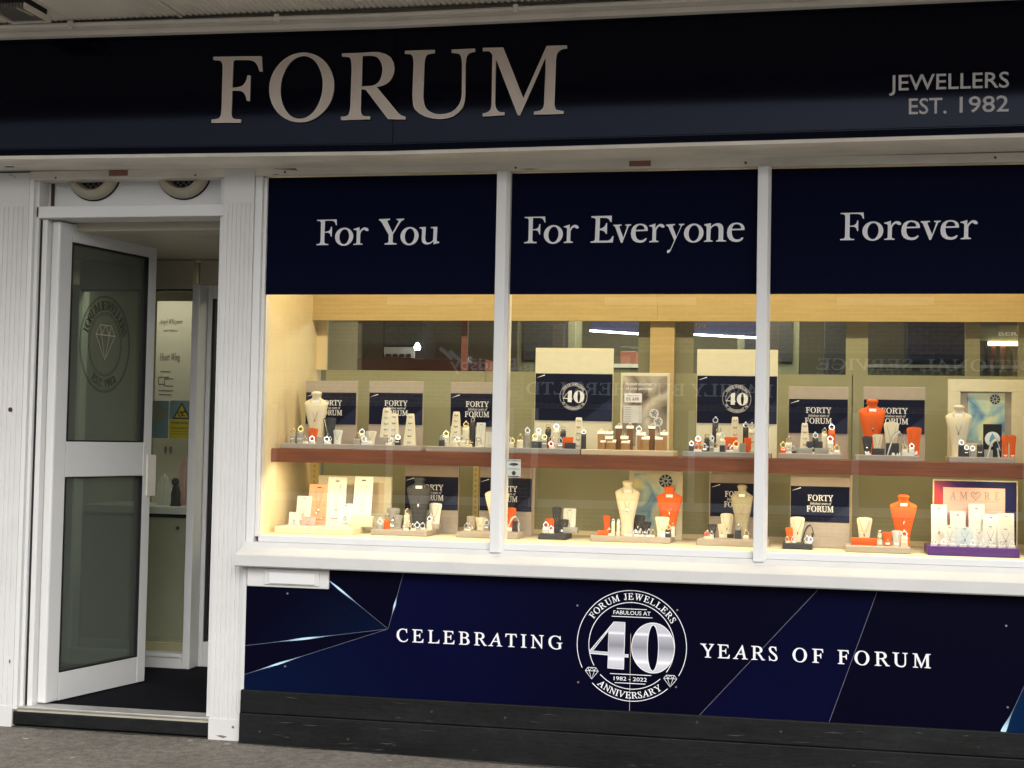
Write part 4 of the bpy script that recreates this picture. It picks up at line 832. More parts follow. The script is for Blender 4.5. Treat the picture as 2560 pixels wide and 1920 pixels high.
for x, z in ((.223, .717), (.22, .371), (1.625, .718), (1.635, .369), (2.083, .716), (2.082, .37), (3.505, .708), (3.513, .358)):
    place('screw', MB().rings([(0, .0065, .0065, 0), (.003, .0045, .0045, 0)], 10, 2).mesh('screw'), 'chrome', bn, (x-1.8, Y0+.01-.001, z-.25), (radians(90), 0, 0))

# ================================================================== entrance door, swung inwards
dr = thing('entrance_door', 'white framed glass door standing open into the shop', 'door', (-1.105, .12, 0), radians(79.1))
ORG[dr.name] = Vector((0, 0, 0))
DW, z0, z1 = .794, .104, 2.54
MB().box(-.028, .078, -.026, .026, z0, z1).build('stile', 'white_upvc', dr, bevel=.010)
MB().box(.722, DW, -.024, .024, z0, z1).build('stile', 'white_upvc', dr, bevel=.004)
for a, b in ((z0, .246), (1.238, 1.421), (2.446, z1)): MB().box(.0785, .7215, -.023, .023, a, b).build('rail', 'white_upvc', dr, bevel=.003)
for a, b in ((.246, 1.238), (1.421, 2.446)):
    g = MB(); 
    for x0, x1, c_, d_ in ((.0785, .086, a, b), (.7145, .7215, a, b), (.086, .7145, a, a+.007), (.086, .7145, b-.007, b)): g.box(x0, x1, -.0235, .0235, c_, d_)
    g.build('gasket', 'black_rubber', dr)
    gl = MB().box(.086, .7145, -.006, .006, a+.007, b-.007).build('pane', 'door_glass', dr)
    if a > 1:
        cx, cz, rx, rz = .385, 1.94, .208, .255
        el = lambda k, n=56: [(cx+rx*k*cos(2*pi*i/n), cz+rz*k*sin(2*pi*i/n)) for i in range(n)]
        e = MB().strip(el(1), .004, -.0066, True).strip(el(.965), .002, -.0066, True).strip(el(.66), .003, -.0066, True).strip(el(.62), .002, -.0066, True)
        e.build('etched_ring', 'emblem_etch', gl)
        am = arc_text(MB(), 'FORUM JEWELLERS', 0, 0, .815, radians(165), radians(15), .19, -.0068, 'caps', .012)
        am.v = [(cx+p[0]*rx, p[1], cz+p[2]*rz) for p in am.v]; am.build('etched_lettering', 'emblem_etch', gl)
        am = arc_text(MB(), 'EST. 1982', 0, 0, .815, radians(235), radians(305), .17, -.0068, 'caps', .012, inside=True)
        am.v = [(cx+p[0]*rx, p[1], cz+p[2]*rz) for p in am.v]; am.build('etched_lettering', 'emblem_etch', gl)
        di = diamond_icon(MB(), 0, 0, 1, -.0068, .06); di.v = [(cx+p[0]*.08, p[1], cz+.012+p[2]*.105) for p in di.v]; di.build('etched_diamond', 'grille_cream', gl)
MB().box(.755, .83, -.032, -.024, 1.125, 1.353).build('pull_plate', 'canopy_paint', dr, bevel=.002)
MB().box(.78, .812, -.004, .004, 1.47, 1.50).build('latch', 'steel_dark', dr, bevel=.002)
MB().box(.786, .802, -.008, .008, .80, .835).build('lock', 'steel_dark', dr, bevel=.003)

# ================================================================== lobby beyond the door
pt = thing('lobby_partition', 'white framed glazed screen at the back of the entrance lobby', 'partition', (-1.1, 1.4, .1))
for x0, x1 in ((-1.7, -1.655), (-.930, -.884)): MB().box(x0, x1, 1.38, 1.505, .1, 2.36).build('post', 'white_upvc', pt, bevel=.004)
MB().box(-1.655, -.930, 1.38, 1.46, .1, .165).build('rail', 'white_upvc', pt, bevel=.004); MB().box(-1.655, -.930, 1.37, 1.46, .165, .19).build('rail', 'white_upvc', pt, bevel=.004)
MB().box(-1.655, -.930, 1.38, 1.46, 2.332, 2.50).build('rail', 'cupboard', pt); MB().box(-1.655, -.930, 1.40, 1.45, 2.322, 2.332).build('gasket', 'black_rubber', pt)
MB().box(-1.655, -.930, 1.415, 1.421, .19, 2.322).build('pane', 'inner_glass', pt)
MB().box(-.884, -.855, 1.5, 1.56, .1, 2.36).build('inner_frame', 'white_upvc', pt, bevel=.004); MB().box(-.855, -.2, 1.5, 1.56, .1, .247).build('inner_frame', 'white_upvc', pt, bevel=.004)
MB().box(-.855, -.2, 1.5, 1.56, 2.285, 2.36).build('inner_frame', 'white_upvc', pt, bevel=.004); MB().box(-.883, -.2, 1.38, 1.50, 2.36, 2.50).build('rail', 'cupboard', pt)
MB().box(-.855, -.837, 1.51, 1.55, .247, 2.285).build('gasket', 'black_rubber', pt); MB().box(-.837, -.2, 1.525, 1.531, .247, 2.285).build('pane', 'inner_glass', pt)
ld = thing('lobby_fill_lamp', 'added warm strip lamp hidden over the lobby cabinet behind the glazed screen', 'light', (-1.3, 1.58, 2.47))  # added lamp, hidden behind the header rail, to light the posters
MB().box(-1.6, -1.0, 1.55, 1.61, 2.475, 2.50).build('housing', 'aluminium', ld); MB().box(-1.58, -1.02, 1.56, 1.60, 2.470, 2.475).build('diffuser', 'lamp_warm', ld)
l = bpy.data.lights.new('lobby_fill_light', 'AREA'); l.shape = 'RECTANGLE'; l.size = .54; l.size_y = .05; l.energy = LOBBY_W; l.color = (1, .93, .80); o = bpy.data.objects.new('lobby_fill_light', l); COL.objects.link(o); o.parent = ld; o.location = (0, 0, -.008)
cb = thing('lobby_cabinet', 'cream low cabinet with a white top behind the lobby glass', 'cabinet', (-1.0, 1.9, .1))
MB().box(-1.74, -.3, 1.70, 2.2, .20, .965).build('cabinet_front', 'cupboard', cb); MB().box(-1.74, -.3, 1.68, 2.2, .1, .205).build('skirting', 'cream_laminate', cb)
MB().box(-1.74, -.3, 1.69, 2.2, .962, .985).build('shadow_gap', 'mesh_black', cb); MB().box(-1.74, -.3, 1.66, 2.2, .985, 1.03).build('cabinet_top', 'white_upvc', cb, bevel=.004)
place('knob', MB().rings([(0, .008, .008, 0), (.015, .011, .011, 0), (.02, .008, .008, 0)], 10, 2).mesh('knob', smooth=True), 'steel_dark', cb, (-.12, -.2, .80), (radians(90), 0, 0))
def poster(name, label, x0, x1, y, za, zb, m='cream_laminate'):
    t = thing(name, label, 'poster', ((x0+x1)/2, y, za)); MB().box(x0, x1, y, y+.008, za, zb).build('sheet', m, t); return t
def words(t, lines, y, m, style='sans', offset=0):
    for s_, x0, x1, z, cap in lines: text(MB(), s_, x0, x1, z, cap, y, style, offset).build('lettering', m, t)
po = poster('wall_poster', 'cream poster with handwritten Heart Wing heading behind the lobby glass', -1.395, -1.15, 1.9, 1.04, 2.31, 'poster_cream')
words(po, [('Angel Whisperer', -1.376, -1.219, 2.165, .03), ('pure elegance', -1.348, -1.25, 2.118, .016), ('Heart Wing', -1.369, -1.229, 1.935, .045)], 1.898, 'print_dark', 'script', .004)
mb = MB()
for a, b, z in ((-1.36, -1.29, 1.865), (-1.371, -1.30, 1.83), (-1.371, -1.33, 1.785), (-1.33, -1.27, 1.82), (-1.33, -1.27, 1.775), (-1.37, -1.27, 1.745), (-1.365, -1.28, 1.72)): mb.strip([(a, z), (b, z)], .004, 1.898)
mb.strip([(-1.371, 1.83), (-1.371, 1.785)], .004, 1.898).strip([(-1.33, 1.82), (-1.33, 1.775)], .004, 1.898); mb.build('print_lines', 'print_dark', po)
for x in (-1.31, -1.275): MB().polys([[(x-.012, 1.37), (x, 1.34), (x+.010, 1.37), (x+.008, 1.395), (x-.008, 1.395)]], 1.898).build('print_mark', 'print_grey', po)
po = poster('wall_poster', 'narrow cream poster behind the second lobby pane by the pilaster', -.93, -.70, 1.9, 1.04, 2.31, 'poster_cream')
words(po, [('Whisperer', -.91, -.72, 2.15, .03), ('jewellery', -.90, -.73, 2.08, .02), ('Wing', -.905, -.76, 1.92, .04)], 1.898, 'print_dark', 'script', .004)
mb = MB()
for k in range(9): mb.strip([(-.92, 1.83-.012*k), (-.80, 1.83-.012*k)], .0035, 1.898)
mb.build('print_lines', 'print_dark', po)
ws = thing('warning_sign', 'yellow and black triangle WARNING sticker on the lobby glass', 'warning sign', (-.99, 1.41, 1.447))
MB().polys([[(-1.068, 1.46), (-1.058, 1.448), (-.941, 1.448), (-.932, 1.46), (-.932, 1.556), (-1.068, 1.556)]], 1.4125).build('yellow_panel', 'yellow_sign', ws)
MB().polys([[(-1.069, 1.558), (-.932, 1.558), (-.932, 1.662), (-.942, 1.671), (-1.058, 1.671), (-1.069, 1.662)]], 1.4128).build('upper_panel', 'pale_teal', ws)
MB().polys([[(-1.048, 1.562), (-.932, 1.562), (-.990, 1.662)]], 1.4118).build('triangle_border', 'print_dark', ws); MB().polys([[(-1.034, 1.570), (-.946, 1.570), (-.990, 1.646)]], 1.4112).build('triangle', 'yellow_sign', ws)
mb = MB().strip(arc(-.998, 1.592, .014, 0, 360, 14), .006, 1.4106).strip([(-1.0, 1.592), (-.972, 1.606)], .008, 1.4105).strip([(-.99, 1.586), (-.968, 1.580)], .006, 1.4105).strip([(-.976, 1.612), (-.962, 1.600)], .006, 1.4105); mb.build('fog_mark', 'print_dark', ws)
words(ws, [('WARNING', -1.054, -.945, 1.532, .014), ('FOG BANDIT', -1.054, -.945, 1.502, .012), ('security fog system', -1.05, -.95, 1.485, .007), ('protects these premises', -1.05, -.95, 1.470, .007)], 1.4115, 'print_dark', 'sans', .01)
bs = thing('window_sticker', 'pale teal square sticker on the lobby glass beside the warning sign', 'sticker', (-1.12, 1.41, 1.447))
MB().box(-1.19, -1.073, 1.412, 1.4135, 1.447, 1.668).build('sticker_sheet', 'pale_teal', bs); MB().disc(-1.145, 1.60, .05, 1.4112).build('print_disc', 'olive_frame', bs)
def wing(name, label, x, y, z, w_, h, m, lean):
    t = thing(name, label, 'ornament', (x, y, z)); n = 7
    for k in range(n):
        f = k/(n-1); a = x-w_/2+w_*f; top = z+h*(.55+.45*sin(pi*min(1, f*1.1+.12)))
        MB().rings([(z, w_*.07, .012, -.004*k), (z+h*.3, w_*.13, .016, -.004*k), (top-h*.12, w_*.13, .014, -.004*k), (top, w_*.03, .006, -.004*k)], 10, 2, a+lean*f, y).build('feather', m, t, smooth=True)
    MB().rings([(z, w_*.45, .03, 0), (z+.012, w_*.45, .03, 0)], 14, 2, x, y+.01).build('base', m, t)
wing('wing_ornament', 'white feathered wing ornament on the lobby cabinet', -1.245, 1.80, 1.03, .11, .20, 'velvet_white', .0)
wing('wing_ornament', 'pink feathered wing ornament on the lobby cabinet', -1.12, 1.83, 1.03, .12, .30, 'velvet_rose', .0)
wing('wing_ornament', 'white wing ornament behind the second lobby pane', -.86, 1.83, 1.03, .10, .21, 'velvet_white', .0)
fg = thing('figurine', 'dark little figurine between the white and pink wings', 'figurine', (-1.17, 1.76, 1.03))
MB().rings([(1.03, .035, .03, 0), (1.06, .028, .026, 0), (1.11, .03, .026, 0), (1.15, .018, .016, 0), (1.16, .012, .012, 0)], 14, 2, -1.17, 1.76).build('body', 'velvet_charcoal', fg, smooth=True)
MB().rings([(1.158, .012, .012, 0), (1.17, .022, .022, 0), (1.19, .022, .022, 0), (1.203, .010, .010, 0)], 14, 2, -1.175, 1.76).build('head', 'velvet_charcoal', fg, smooth=True)

# ================================================================== display window interior
dc = thing('display_cabinet', 'lit cream and sage display bay behind the shop window', 'display case', (1.8, .45, .99))
MB().box(.0275, .0445, .0625, .90, .99, 2.75).build('side_panel', 'cream_laminate', dc)
MB().box(3.72, 3.74, .0625, .90, .99, 2.75).build('side_panel', 'cream_laminate', dc)
MB().box(.0445, 3.72, .0625, .83, .95, .99).build('base_board', 'display_floor', dc)
MB().box(.0445, 3.72, .0625, .742, 2.72, 2.75).build('top_board', 'cream_laminate', dc)
for a, b in ((.0445, 1.8895), (1.8905, 3.72)): MB().box(a, b, .742, .765, 2.093, 2.72).build('pelmet', 'maple', dc)
MB().box(1.851, 1.975, .775, .815, .99, 2.093).build('pillar', 'maple', dc)
for a, b in ((.10, .98), (.985, 1.250), (1.256, 1.848), (1.978, 2.162), (2.168, 2.861), (2.867, 3.72)):
    pn = MB().box(a, b, .822, .834, 1.012, 1.832).build('back_panel', 'sage', dc); MB().box(a, b, .818, .838, .99, 1.012).build('skirting', 'cream_laminate', pn)
for x in (1.253, 2.165, 2.864): MB().box(x-.0045, x+.0045, .812, .838, .99, 1.4).build('edge_strip', 'cream_laminate', dc)
for a, b, m in ((.0445, .10, 'cream_laminate'), (.846, .878, 'room_red'), (1.786, 1.851, 'olive_frame'), (1.975, 2.069, 'olive_frame'), (2.83, 2.938, 'sage'), (3.405, 3.475, 'olive_frame'), (3.655, 3.72, 'olive_frame')):
    MB().box(a, b, .824, .845, 1.832, 2.12).build('glazing_bar', m, dc)
for a, b in ((.10, .846), (.878, 1.786), (2.069, 2.83), (2.938, 3.405), (3.475, 3.655)): MB().box(a, b, .83, .836, 1.832, 2.12).build('back_pane', 'inner_glass', dc)
for a, b in ((.046, .090), (.938, .966)):
    u = MB().box(a, b, .768, .80, .99, 1.34).build('shelf_upright', 'slotted_yellow', dc)
    for k in range(12): MB().box((a+b)/2-.006, (a+b)/2+.006, .7665, .768, 1.0+.028*k, 1.014+.028*k).build('slot', 'maple', u)
sh = thing('display_shelf', 'long mahogany shelf running across all three windows', 'shelf', (1.8, .4, 1.34))
MB().box(.0455, 3.719, .195, .64, 1.378, 1.408).build('shelf_board', 'mahogany', sh, bevel=.003)
MB().box(.0455, 3.719, .177, .1948, 1.341, 1.4082).build('shelf_edge', 'mahogany', sh, bevel=.003)
def led(name, label, x0, x1, y0, y1, z, power, col):
    t = thing(name, label, 'light', ((x0+x1)/2, (y0+y1)/2, z)); MB().box(x0, x1, y0, y1, z, z+.018).build('housing', 'aluminium', t); MB().box(x0+.005, x1-.005, y0+.004, y1-.004, z-.003, z).build('diffuser', 'lamp_warm', t)
    n = 4
    for k in range(n):
        l = bpy.data.lights.new('strip_light', 'AREA'); l.shape = 'DISK'; l.size = .045; l.energy = power/n; l.color = col
        o = bpy.data.objects.new('strip_light', l); COL.objects.link(o); o.parent = t; o.location = ((x1-x0)*((k+.5)/n-.5), 0, -.006)
for i, (a, b) in enumerate(((.08, 1.2), (1.27, 2.41), (2.48, 3.66))):
    led('strip_lamp', 'warm strip lamp at the top of the %s window bay' % ('left', 'middle', 'right')[i], a, b, .085, .135, 2.70, TOP_W, (1, .79, .43))
    led('strip_lamp', 'warm strip lamp beneath the shelf in the %s window bay' % ('left', 'middle', 'right')[i], a, b, .20, .226, 1.358, LOW_W, (1, .80, .45))

# ================================================================== shop room seen over the back panels
def box_thing(name, label, cat, x0, x1, y0, y1, za, zb, m, **kw):
    t = thing(name, label, cat, ((x0+x1)/2, y0, za)); MB().box(x0, x1, y0, y1, za, zb).build(kw.get('part', 'body'), m, t, bevel=.004); return t
for x0, x1, z, lb in ((1.168, 1.499, 2.228, 'bright linear lamp over the counter behind the left round emblem board'), (1.874, 2.290, 2.205, 'bright linear lamp right of the maple pillar inside the shop')):
    t = thing('linear_lamp', lb, 'lamp', (x0, 3.2, z)); MB().tube([(x0, 3.2, z+.008), (x1, 3.2, z-.012)], .006, 8).build('tube', 'lamp_cool', t)
    MB().box(x0, x1, 3.22, 3.26, z+.012, 2.45).build('canopy_board', 'room_navy', t)
    for x in (x0+.03, x1-.03): MB().tube([(x, 3.24, 2.45), (x, 3.24, 2.80)], .004, 6).build('cable', 'steel_dark', t)
    if x0 > 1.5: text(MB(), 'ERS', 1.885, 1.955, 2.255, .03, 3.2185, 'sans', .01).build('lettering', 'gold', t)
t = box_thing('wall_cabinet', 'olive wall cabinet lettered BER seen at the far right', 'cabinet', 3.71, 4.2, 3.3, 3.6, 2.19, 2.28, 'olive_frame'); text(MB(), 'BER', 3.846, 3.966, 2.222, .024, 3.297, 'sans', .02).build('lettering', 'print_white', t); MB().tube([(3.78, 3.29, 2.17), (4.2, 3.29, 2.17)], .014, 8).build('light_bar', 'lamp_warm', t)
for x0, x1, m in ((3.76, 3.78, 'room_dark'), (3.80, 3.83, 'room_red'), (3.86, 3.89, 'room_red')): MB().box(x0, x1, 3.3, 3.33, 1.0, 2.16).build('cabinet_post', m, t)
box_thing('wall_cabinet', 'dark navy wall cabinet behind the second right-hand FORTY board', 'cabinet', 3.268, 3.629, 3.3, 3.6, 2.04, 2.6, 'room_navy')
t = box_thing('shop_counter', 'shop counter with a white edge beyond the right window', 'counter', 3.0, 4.2, 2.9, 3.25, .1, 1.985, 'olive_frame'); MB().box(2.99, 4.2, 2.89, 3.25, 1.985, 2.005).build('counter_edge', 'white_upvc', t)
box_thing('wall_cabinet', 'dark tall cabinet left of the sage glazing bar', 'cabinet', 2.733, 2.875, 3.3, 3.6, .1, 2.5, 'room_dark')
t = box_thing('shop_counter', 'shop counter with a pale edge behind the ring poster', 'counter', 1.2, 1.7, 3.0, 3.4, .1, 1.975, 'olive_frame'); MB().box(1.19, 1.71, 2.99, 3.4, 1.975, 2.0).build('counter_edge', 'white_upvc', t)
box_thing('storage_box', 'brown box on the counter behind the ring poster', 'box', 1.392, 1.50, 3.1, 3.3, 2.002, 2.09, 'room_red')
t = box_thing('wall_cabinet', 'grey glass-fronted cabinet with white displays seen through the left pane', 'cabinet', -.329, -.02, 3.3, 3.6, .1, 2.5, 'room_dark'); MB().box(-.31, -.09, 3.27, 3.298, 2.045, 2.12).build('white_display', 'white_upvc', t); MB().box(-.31, -.03, 3.28, 3.299, 2.14, 2.45).build('glass_front', 'steel_dark', t)
for k in range(4): MB().box(-.29+.05*k, -.26+.05*k, 3.25, 3.27, 2.05, 2.072).build('ring_pad', 'room_dark', t)
box_thing('shop_counter', 'reddish wooden counter seen low through the left pane', 'counter', -.8, .5, 2.95, 3.2, .1, 2.02, 'room_red')
t = thing('pendant_lamp', 'small bright pendant lamp behind the left pane', 'lamp', (-.02, 3.1, 2.1)); MB().rings([(2.09, .018, .018, 0), (2.11, .024, .024, 0), (2.14, .008, .008, 0)], 12, 2, -.02, 3.1).build('shade', 'lamp_cool', t); MB().tube([(-.02, 3.1, 2.14), (-.02, 3.1, 2.8)], .003, 5).build('cable', 'steel_dark', t)
for x, z, lb in ((.6, .1, 'pale tall showcase between the reddish counter and red glazing bar'), (2.15, .1, 'beige tall showcase behind the right round emblem board')):
    t = box_thing('showcase', lb, 'cabinet', x, x+.42, 3.5, 3.8, .1, 2.6, 'olive_frame'); MB().box(x+.05, x+.37, 3.48, 3.5, 2.05, 2.5).build('showcase_front', 'room_dark', t)
t = thing('room_fill_lamp', 'unseen flat ceiling lamp added to light the shop room', 'light', (1.8, 3, 2.77)); MB().box(1.2, 2.4, 2.7, 3.3, 2.785, 2.799).build('panel', 'lamp_warm', t)  # added out of view to brighten the room behind the back panels
l = bpy.data.lights.new('room_fill_light', 'AREA'); l.size = 1.6; l.energy = ROOM_W; l.color = (1, .92, .75); o = bpy.data.objects.new('room_fill_light', l); COL.objects.link(o); o.parent = t; o.location = (0, 0, -.03)

# ================================================================== things on display
ORD = ['first', 'second', 'third', 'fourth', 'fifth', 'sixth', 'seventh', 'eighth', 'ninth', 'tenth', 'eleventh', 'twelfth']
CN = dict(taupe='taupe', grey='grey', sand='sand', linen='linen white', charcoal='charcoal', cream='cream', white='white', orange='orange', wood='oak', walnut='dark walnut', black='black', peach='peach', paleblue='pale blue', rose='rose pink', khaki='khaki grey')
upper = ['u1', 'u2', 'u3', 'u4', 'u5', 'u6', 'u7', 'u8']; lower = ['l1', 'l2', 'l3', 'l4', 'l5', 'l6', 'l7', 'l8']
def tray_phrase(t): return '%s %s tray from left' % ((ORD[upper.index(t)], 'shelf') if t in upper else (ORD[lower.index(t)], 'window-floor'))
for t, (col, x0, x1, y0, d, zb, h) in TRAYS.items():
    o = MB().box(x0, x1, y0, y0+d, zb+.0005, zb+h).build('display_tray', 'velvet_'+col, bevel=.0035)
    tag(o, '%s fabric jewellery tray, the %s' % (CN[col], tray_phrase(t)), 'tray', 'jewellery trays')
# ---- shared unit meshes
def unit(fn, smooth=True, bevel=0):
    mb = MB(); fn(mb); return mb.mesh('unit', smooth=smooth, bevel=bevel)
def u_stand(mb):
    lv = [(0, .36), (.05, .33), (.35, .36), (.65, .43), (.88, .5), (.97, .485), (1, .43)]; n = 9
    fr = [(hw*(2*j/(n-1)-1), -.16*(1-(2*j/(n-1)-1)**2)+.10*z, z-(.03*(2*j/(n-1)-1)**2 if z > .95 else 0)) for z, hw in lv for j in range(n)]
    k = len(lv); bk = [(x*.98, y+.10, z) for x, y, z in fr]; N = len(fr)
    fs = [(i*n+j, i*n+j+1, (i+1)*n+j+1, (i+1)*n+j) for i in range(k-1) for j in range(n-1)]
    fs += [tuple(N+q for q in f[::-1]) for f in fs]
    edge = [j for j in range(n)]+[i*n+n-1 for i in range(1, k)]+[(k-1)*n+j for j in range(n-2, -1, -1)]+[i*n for i in range(k-2, 0, -1)]
    fs += [(edge[q], N+edge[q], N+edge[(q+1) % len(edge)], edge[(q+1) % len(edge)]) for q in range(len(edge))]
    mb.add(fr+bk, fs)
def u_ring_stand(mb):
    n = 14; a = [(.5*math.copysign(abs(cos(2*pi*k/n))**.6, cos(2*pi*k/n)), .5*math.copysign(abs(sin(2*pi*k/n))**.6, sin(2*pi*k/n))) for k in range(n)]
    mb.add([(x, y, 0) for x, y in a]+[(x*.92, y*.92, .88+.10*y/.5) for x, y in a]+[(x*.72, y*.72, .94+.10*y/.5) for x, y in a], [(j, (j+1) % n, n+(j+1) % n, n+j) for j in range(n)]+[(n+j, n+(j+1) % n, 2*n+(j+1) % n, 2*n+j) for j in range(n)]+[tuple(range(2*n, 3*n))])
def u_tower(mb):
    n = 6; prof = [(0, .5, -.30), (.04, .47, -.29), (.5, .38, -.08), (.95, .28, .08), (1, .24, .11)]
    mb.add([p for z, hw, y in prof for p in ((-hw, y, z), (hw, y, z), (hw*.96, .22, z), (-hw*.96, .22, z))], [(i*4+j, i*4+(j+1) % 4, (i+1)*4+(j+1) % 4, (i+1)*4+j) for i in range(4) for j in range(4)]+[(3, 2, 1, 0), (16, 17, 18, 19)])
def u_torus(mb, R=1, r=.22, n=16, m=6):
    mb.add([((R+r*cos(2*pi*j/m))*cos(2*pi*i/n), r*sin(2*pi*j/m), (R+r*cos(2*pi*j/m))*sin(2*pi*i/n)) for i in range(n) for j in range(m)], [(i*m+j, ((i+1) % n)*m+j, ((i+1) % n)*m+(j+1) % m, i*m+(j+1) % m) for i in range(n) for j in range(m)])
def u_gem(mb):
    n = 8; mb.add([(0, 0, -1)]+[(cos(2*pi*k/n), sin(2*pi*k/n), .2) for k in range(n)]+[(.6*cos(2*pi*k/n), .6*sin(2*pi*k/n), .6) for k in range(n)], [(0, 1+(k+1) % n, 1+k) for k in range(n)]+[(1+k, 1+(k+1) % n, 1+n+(k+1) % n, 1+n+k) for k in range(n)]+[tuple(range(1+n, 1+2*n))])
def u_chain(mb):
    mb.tube([(-.36, -.02, 1), (-.30, -.05, .75), (-.16, -.085, .32), (-.04, -.105, .03), (0, -.11, 0), (.04, -.105, .03), (.16, -.085, .32), (.30, -.05, .75), (.36, -.02, 1)], .014, 5)
def u_block(mb): mb.box(-.5, .5, -.5, .5, 0, 1)
def u_wood(mb): mb.add([(-.5, -.5, 0), (.5, -.5, 0), (.5, .5, 0), (-.5, .5, 0), (-.5, -.5, .80), (.5, -.5, .80), (.5, .5, .98), (-.5, .5, .98)], [(0, 3, 2, 1), (4, 5, 6, 7), (0, 1, 5, 4), (1, 2, 6, 5), (2, 3, 7, 6), (3, 0, 4, 7)])
def u_bust(mb):
    L_ = [(0, .27, .24, .06), (.015, .265, .235, .06), (.12, .255, .21, .05), (.25, .275, .20, .03), (.40, .335, .19, .0), (.55, .41, .185, -.03), (.68, .47, .175, -.05), (.755, .50, .15, -.045), (.785, .495, .125, -.03), (.805, .45, .115, -.02), (.83, .35, .115, -.01), (.85, .25, .125, .0), (.868, .195, .135, .0), (.89, .175, .14, -.005), (.91, .18, .145, -.01), (.93, .205, .16, -.02), (.955, .22, .17, -.025), (.98, .205, .155, -.02), (.995, .14, .10, -.01), (1, .07, .05, 0)]
    mb.rings(L_, 24, 2.5)
U = dict(stand=unit(u_stand), ring=unit(u_ring_stand), tower=unit(u_tower, bevel=.02), torus=unit(u_torus), gem=unit(u_gem, False), chain=unit(u_chain), block=unit(u_block, bevel=.04), wood=unit(u_wood, bevel=.03), bust=unit(u_bust), box=unit(u_block, False))
UM = {}
def um(kind, m):
    k = (kind, m)
    if k not in UM:
        me = U[kind].copy(); me.name = kind; me.materials.append(MATS[m]); UM[k] = me
    return UM[k]
def pc(name, kind, m, parent, loc, sc, rot=(0, 0, 0)): return place(name, um(kind, m), None, parent, loc, rot, sc)
def ring_on(t, x, y, z, r, m=None, tilt=0):
    """a ring standing upright with its stone on top"""
    m = m or random.choice(['chrome', 'chrome', 'gold'])
    rg = pc('ring', 'torus', m, t, (x, y, z+r), (r, r, r), (radians(-12), 0, random.uniform(-.5, .5)))
    pc('stone', 'gem', 'gem', rg, (0, 0, 1.25), (.45, .45, .5))
def tag_on(t, x, y, z, w_, h=None, rx=-25): pc('price_tag', 'box', 'print_white', t, (x, y, z), (w_, .001, h or w_*.55), (radians(rx), 0, 0))
DESC = dict(ring=('ring_stand', 'ring stand'), stand=('necklace_stand', 'small tapered necklace stand'), bust=('necklace_bust', 'necklace bust'), tower=('ring_tower', 'tapered ring tower'), block=('riser_block', 'riser block'), low=('ring_pad', 'low ring pad'), wood=('ring_block', 'wooden ring block with white tag'), card=('jewellery_card', 'upright jewellery card'), ramp=('bracelet_ramp', 'bracelet ramp'), frame=('picture_frame', 'picture frame'))
CAT = dict(ring='ring stand', stand='necklace stand', bust='bust', tower='ring display', block='block', low='ring pad', wood='ring block', card='card', ramp='bracelet display', frame='frame')
cnt = {}; tot = {}
for it in sorted(ITEMS, key=lambda q: q[3]): tot[it[:3]] = tot.get(it[:3], 0)+1
UNI = {('bust', c_): n_ for c_, n_ in (('charcoal', 1), ('khaki', 1))}
